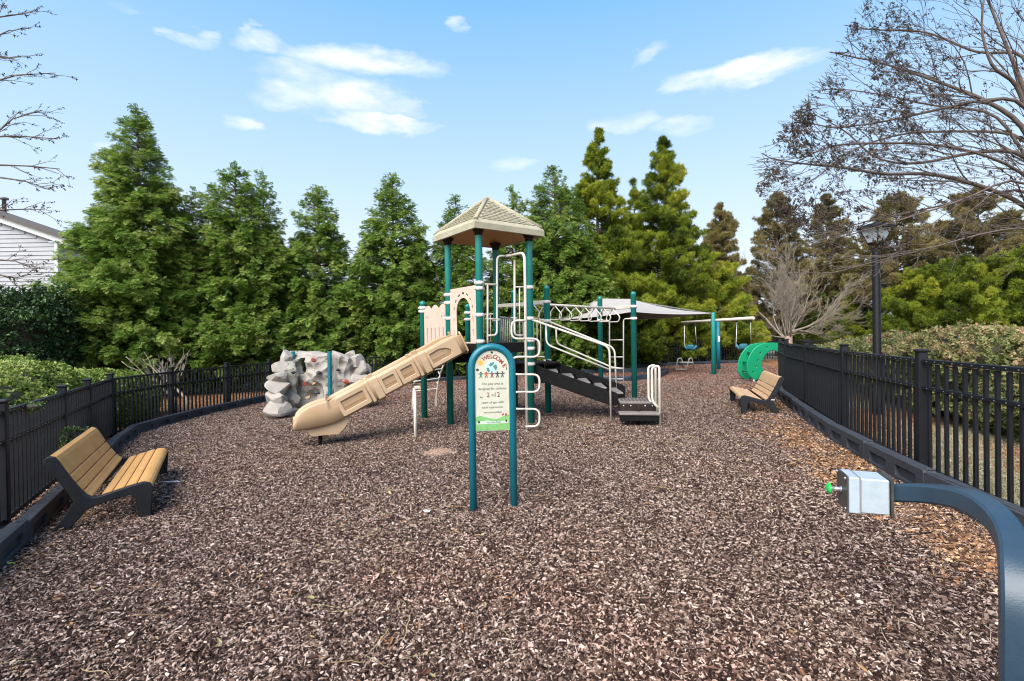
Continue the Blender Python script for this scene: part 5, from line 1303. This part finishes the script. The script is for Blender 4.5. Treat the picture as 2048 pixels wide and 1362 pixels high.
# ------------------------------------------------------------------ bare trees
m_pod = leafmat('seed pods', [(0, (.030, .020, .015)), (1, (.085, .060, .042))], rough=.8, trans=0)
def pod_src():
    r_ = random.Random(77); v = []; f = []; lt = []
    for k in range(7):
        c = rndv(r_) * r_.uniform(.2, 1); a, b_2, c2 = rndv(r_) * .36, rndv(r_) * .36, rndv(r_) * .36; n = len(v); v += [c + a, c + b_2, c - a, c + c2, c - c2]; f += [(n, n + 1, n + 3), (n + 1, n + 2, n + 3), (n, n + 4, n + 1), (n + 2, n + 4, n + 1)]; lt += [.5] * 4
    return source('pods', v, f, m_pod, lt)
g_pod = scatter_group('pods', [pod_src()])
KIDP = [.62]
def grow(v, f, tips, p, d, L, rad, depth, r, bias, spread=.55, nseg=3, kids=(2, 3), shrink=.72, wig=.18, minr=.0035, n=5, stop=None, grav=0):
    kidp = KIDP[0]; q = p; rr = rad
    seg = L / nseg; pp = [p]
    for s_ in range(nseg):
        d = (d + rndv(r) * wig + bias * .10 + V(0, 0, grav)).normalized(); q2 = q + d * seg; r2 = max(minr, rr * .86); branchtube(v, f, q, q2, rr, r2, n if rad > .02 else 3); q = q2; rr = r2; pp.append(q)
        if stop and stop(q): return
        if depth > 0 and s_ < nseg - 1 and r.random() < kidp:
            d2 = (d + rndv(r) * spread * 1.3).normalized(); grow(v, f, tips, q, d2, L * shrink * r.uniform(.5, .85), rr * .55, depth - 1, r, bias, spread, nseg, kids, shrink, wig, minr, n, stop, grav)
    if depth <= 0: tips += [(q, d), (pp[len(pp) // 2], d)]; return
    for k in range(r.randint(*kids)):
        d2 = (d + rndv(r) * spread).normalized(); grow(v, f, tips, q, d2, L * shrink * r.uniform(.8, 1.15), rr * (.78 if k == 0 else .6), depth - 1, r, bias, spread, nseg, kids, shrink, wig, minr, n, stop, grav)
KIDP[0] = .56
# near bare tree on the right: trunk just outside the frame, limbs reaching left
rb = V(9.6, 7.4, gz(9.6)); r = random.Random(21)
rt = thing('bare_tree', 'large leafless tree overhead at the right, limbs full of seed pods', 'bare tree', rb)
v = []; f = []; tips = []
fork = rb + V(-.5, .0, 2.3)
MB().tube([rb - V(0, 0, .2), rb + V(-.15, 0, 1.1), fork], [.24, .19, .17], 10).build('trunk', m_barkr, rt)
limbs = [  # traced main limbs: pixels with depths
    ([(2120, 470, 7.6), (2040, 403, 7.5), (1965, 372, 7.3), (1860, 345, 7.1), (1770, 350, 6.9), (1690, 335, 6.8), (1630, 330, 6.8)], .052),
    ([(2120, 480, 7.4), (2048, 452, 7.0), (1950, 470, 6.6), (1850, 500, 6.4), (1760, 520, 6.2), (1660, 548, 6.1), (1600, 545, 6.1)], .020),
    ([(2130, 440, 7.6), (2048, 300, 7.8), (1950, 303, 7.9), (1830, 330, 8.0), (1750, 320, 8.1), (1700, 270, 8.1)], .05),
    ([(2130, 420, 7.6), (2040, 240, 7.7), (1960, 195, 7.8), (1880, 165, 7.9), (1810, 140, 8.0), (1740, 120, 8.1)], .055),
    ([(2130, 420, 7.8), (2048, 175, 8.0), (2000, 60, 8.1), (1960, -40, 8.2)], .06),
    ([(2130, 420, 7.4), (2030, 160, 7.3), (1985, 140, 7.2), (1960, 60, 7.2), (1975, -60, 7.2)], .045),
    ([(2130, 430, 7.2), (2048, 195, 7.0), (1960, 200, 6.9), (1850, 225, 6.8), (1760, 245, 6.7), (1680, 255, 6.6)], .04),
    ([(2130, 430, 7.9), (2048, 265, 8.2), (1930, 262, 8.4), (1800, 265, 8.6), (1700, 300, 8.7), (1640, 350, 8.8)], .04),
    ([(2130, 470, 7.9), (2048, 372, 8.2), (1960, 395, 8.4), (1840, 420, 8.5), (1740, 440, 8.6), (1640, 470, 8.7)], .035),
    ([(2120, 440, 7.0), (2040, 345, 6.7), (1930, 400, 6.5), (1800, 440, 6.4), (1700, 470, 6.4)], .028),
    ([(2120, 420, 8.3), (2048, 100, 8.8), (1960, 110, 9.0), (1850, 60, 9.2), (1760, 60, 9.4)], .045),
    ([(2140, 420, 8.0), (2090, 200, 8.2), (2060, 0, 8.4), (2040, -120, 8.6)], .06),
    ([(2130, 430, 7.6), (2030, 330, 7.2), (1900, 290, 7.0), (1780, 285, 6.9), (1660, 290, 6.8), (1600, 320, 6.8)], .034),
    ([(2130, 430, 8.0), (1990, 220, 8.3), (1880, 215, 8.6), (1770, 190, 8.8), (1700, 180, 8.9)], .036)]
def envelope(q):
    d = q - V(0, 0, CAMZ)
    if d.y < 1: return False
    loc = CM.transposed() @ d; px = 1024 + 1000 * loc.x / -loc.z; py = 681 - 1000 * loc.y / -loc.z
    # crown outline of the real tree (left limit by height)
    pts_e = ((-200, 1760), (0, 1730), (60, 1700), (150, 1655), (230, 1590), (300, 1530), (380, 1515), (450, 1580), (520, 1640), (560, 1720), (600, 1950), (700, 2300))
    for (y0_, x0_), (y1_, x1_2) in zip(pts_e[:-1], pts_e[1:]):
        if y0_ <= py <= y1_: return px < x0_ + (x1_2 - x0_) * (py - y0_) / (y1_ - y0_)
    return False
for tr_, rad in limbs:
    pts_l = [fork] + [at(*p) for p in tr_[0:]]; pts_l = fillet(pts_l, .5, 3); m = len(pts_l)
    for i in range(m - 1):
        ra_ = rad * .78 * (1 - .72 * i / m); rb_ = rad * .78 * (1 - .72 * (i + 1) / m); branchtube(v, f, pts_l[i], pts_l[i + 1], ra_, rb_, 7)
        if i > 1:
            for k in range(1 if r.random() < ((pts_l[i + 1] - pts_l[i]).length * 3.4) * (1 if i > m * .35 else .45) else 0):
                p = pts_l[i].lerp(pts_l[i + 1], r.random()); dd = (pts_l[i + 1] - pts_l[i]).normalized(); d2 = (dd * .9 + rndv(r) * .6 + V(-.12, 0, .14)).normalized()
                grow(v, f, tips, p, d2, r.uniform(.5, .8), ra_ * .34 + .003, 3, r, V(-.75, 0, .28), .50, 3, (1, 2), .76, .16, .0030, 5, envelope, .01)
    grow(v, f, tips, pts_l[-1], (pts_l[-1] - pts_l[-2]).normalized(), .62, rad * .28, 4, r, V(-.6, 0, .1), .55, 3, (2, 2), .76, .17, .0032, 5, envelope, .01)
MB().add(v, f, True).build('branches', m_barkd, rt)
pts_ = []
for (q, d) in tips:
    for _k in range(2 if r.random() < .5 else 1):
        if q.z < 2.6 or (q.x / q.y > .8 and r.random() < .7): continue
        pts_.append((q + rndv(r) * .05, (r.uniform(0, 6), r.uniform(0, 6), 0), r.uniform(.018, .042), r.random()))
scatter('seed_pods', pts_, g_pod, 1, rt, r)
NT = (len(f), len(tips))
KIDP[0] = .62
# bare tree off the left edge, branch ends reaching in
lbp = V(-13.2, 9.2, gz(-13)); lt_ = thing('bare_tree', 'leafless tree at the left edge with thin twigs reaching into the sky', 'bare tree', lbp)
v = []; f = []; tips = []; r = random.Random(31)
MB().tube([lbp - V(0, 0, .2), lbp + V(.1, 0, 3), lbp + V(0, .1, 6), lbp + V(.1, 0, 8.5)], [.17, .13, .08, .03], 9).build('trunk', m_bark, lt_)
for tr_ in (((-260, 100, 9.2), (-60, 50, 9), (0, 34, 9), (45, 28, 9)), ((-260, 260, 9.2), (-60, 180, 9), (0, 160, 9), (35, 150, 9), (110, 146, 9)), ((-260, 360, 9.2), (-40, 290, 9), (0, 260, 9), (25, 238, 9), (85, 220, 9)), ((-260, 380, 9.2), (0, 273, 9), (40, 272, 9), (115, 278, 9)),
            ((-260, 400, 9.4), (0, 330, 9.2), (60, 332, 9.2), (120, 338, 9.2)), ((-260, 420, 9.4), (0, 355, 9.2), (50, 362, 9.2), (100, 380, 9.2)), ((-260, 520, 9.4), (-60, 440, 9), (0, 420, 9), (60, 418, 9), (90, 420, 9)), ((-260, 560, 9.4), (0, 520, 9), (30, 522, 9), (60, 535, 9)),
            ((-260, 590, 9.4), (0, 550, 9), (30, 556, 9), (62, 548, 9)), ((-260, 170, 9), (-40, 110, 9), (0, 112, 9), (30, 118, 9)), ((-200, 0, 9), (-60, 30, 9), (0, 70, 9), (20, 60, 9))):
    pl_ = [at(*p) for p in tr_]; m = len(pl_)
    for i in range(m - 1):
        branchtube(v, f, pl_[i], pl_[i + 1], .020 * (1 - .8 * i / m), .020 * (1 - .8 * (i + 1) / m), 5)
        if i >= 1:
            for k in range(3): grow(v, f, tips, pl_[i].lerp(pl_[i + 1], r.random()), ((pl_[i + 1] - pl_[i]).normalized() + rndv(r) * .5).normalized(), .32, .007, 1, r, V(.4, 0, 0), .5, 3, (1, 2), .6, .15, .0028, 3)
MB().add(v, f, True).build('branches', m_barkd, lt_)
scatter('seed_pods', [(q, (r.uniform(0, 6), 0, 0), r.uniform(.02, .04), .3) for q, d in tips if r.random() < .8], g_pod, 1, lt_, r)
# pale vase shaped bare tree in the middle distance
mb_ = at(1575, 690, 24.5); mb_.z = gz(mb_.x); mt_ = thing('bare_tree', 'pale leafless vase shaped tree behind the far fence, right of the swings', 'bare tree', mb_)
v = []; f = []; tips = []; r = random.Random(41); fk = at(1577, 668, 24.5)
MB().tube([mb_ - V(0, 0, .2), fk + V(0, 0, -.1)], [.22, .17], 10).build('trunk', m_barkr, mt_)
for k in range(17):
    a = r.uniform(0, 2 * pi); a = k * 2.4 + r.uniform(-.4, .4); e_ = r.uniform(.22, 1.5); d = V(cos(a) * cos(e_), sin(a) * cos(e_) * .8, sin(e_)); bs = fk + V(r.uniform(-.12, .12), r.uniform(-.12, .12), r.uniform(-.3, .1))
    grow(v, f, tips, bs, d, r.uniform(1.1, 1.9), r.uniform(.035, .065), 5, r, d * .6 + V(0, 0, .10), .5, 4, (1, 2), .77, .22, .005, 4)
MB().add(v, f, True).build('branches', m_pale, mt_)
# small pruned bare tree behind the left fence
sb_ = G(343, 838) + V(-.35, .9, 0); sb_.z = gz(sb_.x); st2 = thing('bare_tree', 'small pale leafless shrub tree behind the left fence', 'bare tree', sb_)
v = []; f = []; tips = []; r = random.Random(51); 
for (dx, top_) in ((-.12, (322, 775)), (.12, (350, 775))):
    tp_ = at(*top_, sb_.y + .1); MB().tube([sb_ + V(dx, 0, -.1), sb_ + V(dx * 1.2, 0, .35), tp_], [.05, .045, .03], 8).build('trunk', m_pale, st2)
    v = []; f = []
    for k in range(11):
        tx = r.uniform(225, 395); ty = r.uniform(700, 728); tgt = at(tx, ty, sb_.y + r.uniform(-.6, .8)); d = (tgt - tp_); grow(v, f, tips, tp_, d.normalized(), d.length * .55, .020, 2, r, d.normalized() + V(0, 0, .2), .3, 3, (1, 2), .5, .12, .006, 4)
    MB().add(v, f, True).build('branches', m_pale, st2)

# ------------------------------------------------------------------ distant treeline closing the view low down
tl = []; r = random.Random(61)
m_far = leafmat('far foliage', [(0, (.03, .045, .02)), (1, (.10, .12, .05))], rough=.8, trans=.1)
g_far = scatter_group('far', [leaf_src(500 + i, m_far, 12, .3, .9) for i in range(2)])
for k in range(5200):
    x = r.uniform(-70, 75); y_ = 62 + 8 * r.random(); h_ = 2.6 + 1.5 * noise.noise(V(x * .12, 0, 0)) + .8 * noise.noise(V(x * .5, 3, 0)); z = r.uniform(0, 1) ** .8 * h_
    tl.append((V(x, y_, z + gz(x)), (r.uniform(0, 6), r.uniform(0, 6), 0), r.uniform(.7, 1.3), r.random()))
props(scatter('far_treeline', tl, g_far, 2), 'low distant line of trees seen through gaps in the conifers', None, None, 'stuff')

# ------------------------------------------------------------------ small things on the mulch
m_lf2 = leafmat('scattered leaves', [(0, (.14, .05, .025)), (.4, (.30, .13, .05)), (.7, (.36, .24, .12)), (.92, (.38, .32, .16)), (1, (.46, .42, .18))], rough=.6, trans=.1, attr='cc', instancer=False)
def leafpatch(seed):
    r_ = random.Random(seed); v = []; f = []; cc = []
    for i in range(7):
        p = V(r_.uniform(-.6, .6), r_.uniform(-.6, .6), r_.uniform(.024, .034)); E = Euler((r_.gauss(0, .35), r_.gauss(0, .35), r_.uniform(0, 6.3))).to_matrix(); L = r_.uniform(.010, .027); w = L * r_.uniform(.25, .4); o = len(v)
        v += [p + E @ V(*c) for c in ((-L, 0, 0), (-L * .4, w, .004), (L * .5, w * .8, .003), (L, 0, .006), (L * .5, -w * .8, .003), (-L * .4, -w, .004), (0, 0, -.004))]; f += [(o, o + 1, o + 6), (o + 1, o + 2, o + 6), (o + 2, o + 3, o + 6), (o + 3, o + 4, o + 6), (o + 4, o + 5, o + 6), (o + 5, o, o + 6)]; cc += [r_.random()] * 6
    for i in range(2):      # thin curved twigs
        p = V(r_.uniform(-.5, .5), r_.uniform(-.5, .5), .03); a = r_.uniform(0, 6.3); n0 = len(f)
        for k in range(5):
            q = p + V(cos(a), sin(a), 0) * .035 + V(0, 0, r_.uniform(-.004, .004)); a += r_.uniform(-.35, .35); branchtube(v, f, p, q, .0019, .0016, 3); p = q
        cc += [r_.uniform(.5, 1)] * (len(f) - n0)
    s_ = source('leaf_patch', v, f, m_lf2); a = s_.data.attributes.new('cc', 'FLOAT', 'FACE'); a.data.foreach_set('value', cc); a = s_.data.attributes.new('lt', 'FLOAT', 'FACE'); a.data.foreach_set('value', [.5] * len(cc)); return s_
g_lf2 = scatter_group('leafbits', [leafpatch(i) for i in range(5)]); pts = []; r = random.Random(88)
for k in range(330):
    q = V(r.uniform(-7, 8), 1.8 + 14 * r.random() ** 1.4, 0)
    if inside(q, .8): q.z = gz(q.x) + .004; pts.append((q, (0, 0, r.uniform(0, 6.3)), r.uniform(.9, 1.2), .5))
props(scatter('scattered_leaves', pts, g_lf2, 5), 'single fallen leaves and thin twigs lying over the wood chips', None, None, 'stuff')
def litterbit(name, label, cat, px, py, m, w, h, seed):
    r = random.Random(seed); c = G(px, py); n = 9; vs = [c + V(0, 0, .04)]
    for k in range(n): a = 2 * pi * k / n; vs.append(c + V(cos(a) * w * r.uniform(.6, 1.1), sin(a) * h * r.uniform(.6, 1.1), .030 + r.uniform(0, .018)))
    global ORG; ORG = c; nv = len(vs); vs2 = vs + [p - V(0, 0, .003) for p in vs]
    o = MB().add(vs2, [(0, 1 + k, 1 + (k + 1) % n) for k in range(n)] + [(nv, nv + 1 + (k + 1) % n, nv + 1 + k) for k in range(n)] + [(1 + k, nv + 1 + k, nv + 1 + (k + 1) % n, 1 + (k + 1) % n) for k in range(n)]).build(name, m, None)
    props(o, label, cat)
m_paper = mat('crumpled paper', (.70, .69, .70), .8)
litterbit('paper_scrap', 'white crumpled paper scrap on the mulch left of the sign', 'litter', 855, 1029, m_paper, .045, .035, 1)
litterbit('paper_scrap', 'long white paper strip on the mulch right of the left bench', 'litter', 345, 969, m_paper, .10, .025, 2)
litterbit('fallen_leaf', 'bright yellow green leaf on the mulch at the lower left', 'leaf', 22, 1136, mat('fresh leaf', (.42, .50, .08), .5), .035, .018, 3)
pile = [];r = random.Random(71); pc_ = G(885, 908)
m_shv = leafmat('pale shavings', [(0, (.30, .17, .11)), (1, (.62, .45, .34))], rough=.8, trans=0, attr='cc', instancer=False)
g_shv = scatter_group('shavings', [chip_patch(600, 700, .20, m_shv, .1, .6)])
for k in range(5): q = pc_ + V(r.uniform(-.1, .1), r.uniform(-.12, .12), .012); pile.append((q, (0, 0, r.uniform(0, 6)), r.uniform(.6, 1), .5))
props(scatter('pale_shavings', pile, g_shv, 1), 'small pile of pale wood shavings on the mulch', None, None, 'stuff')
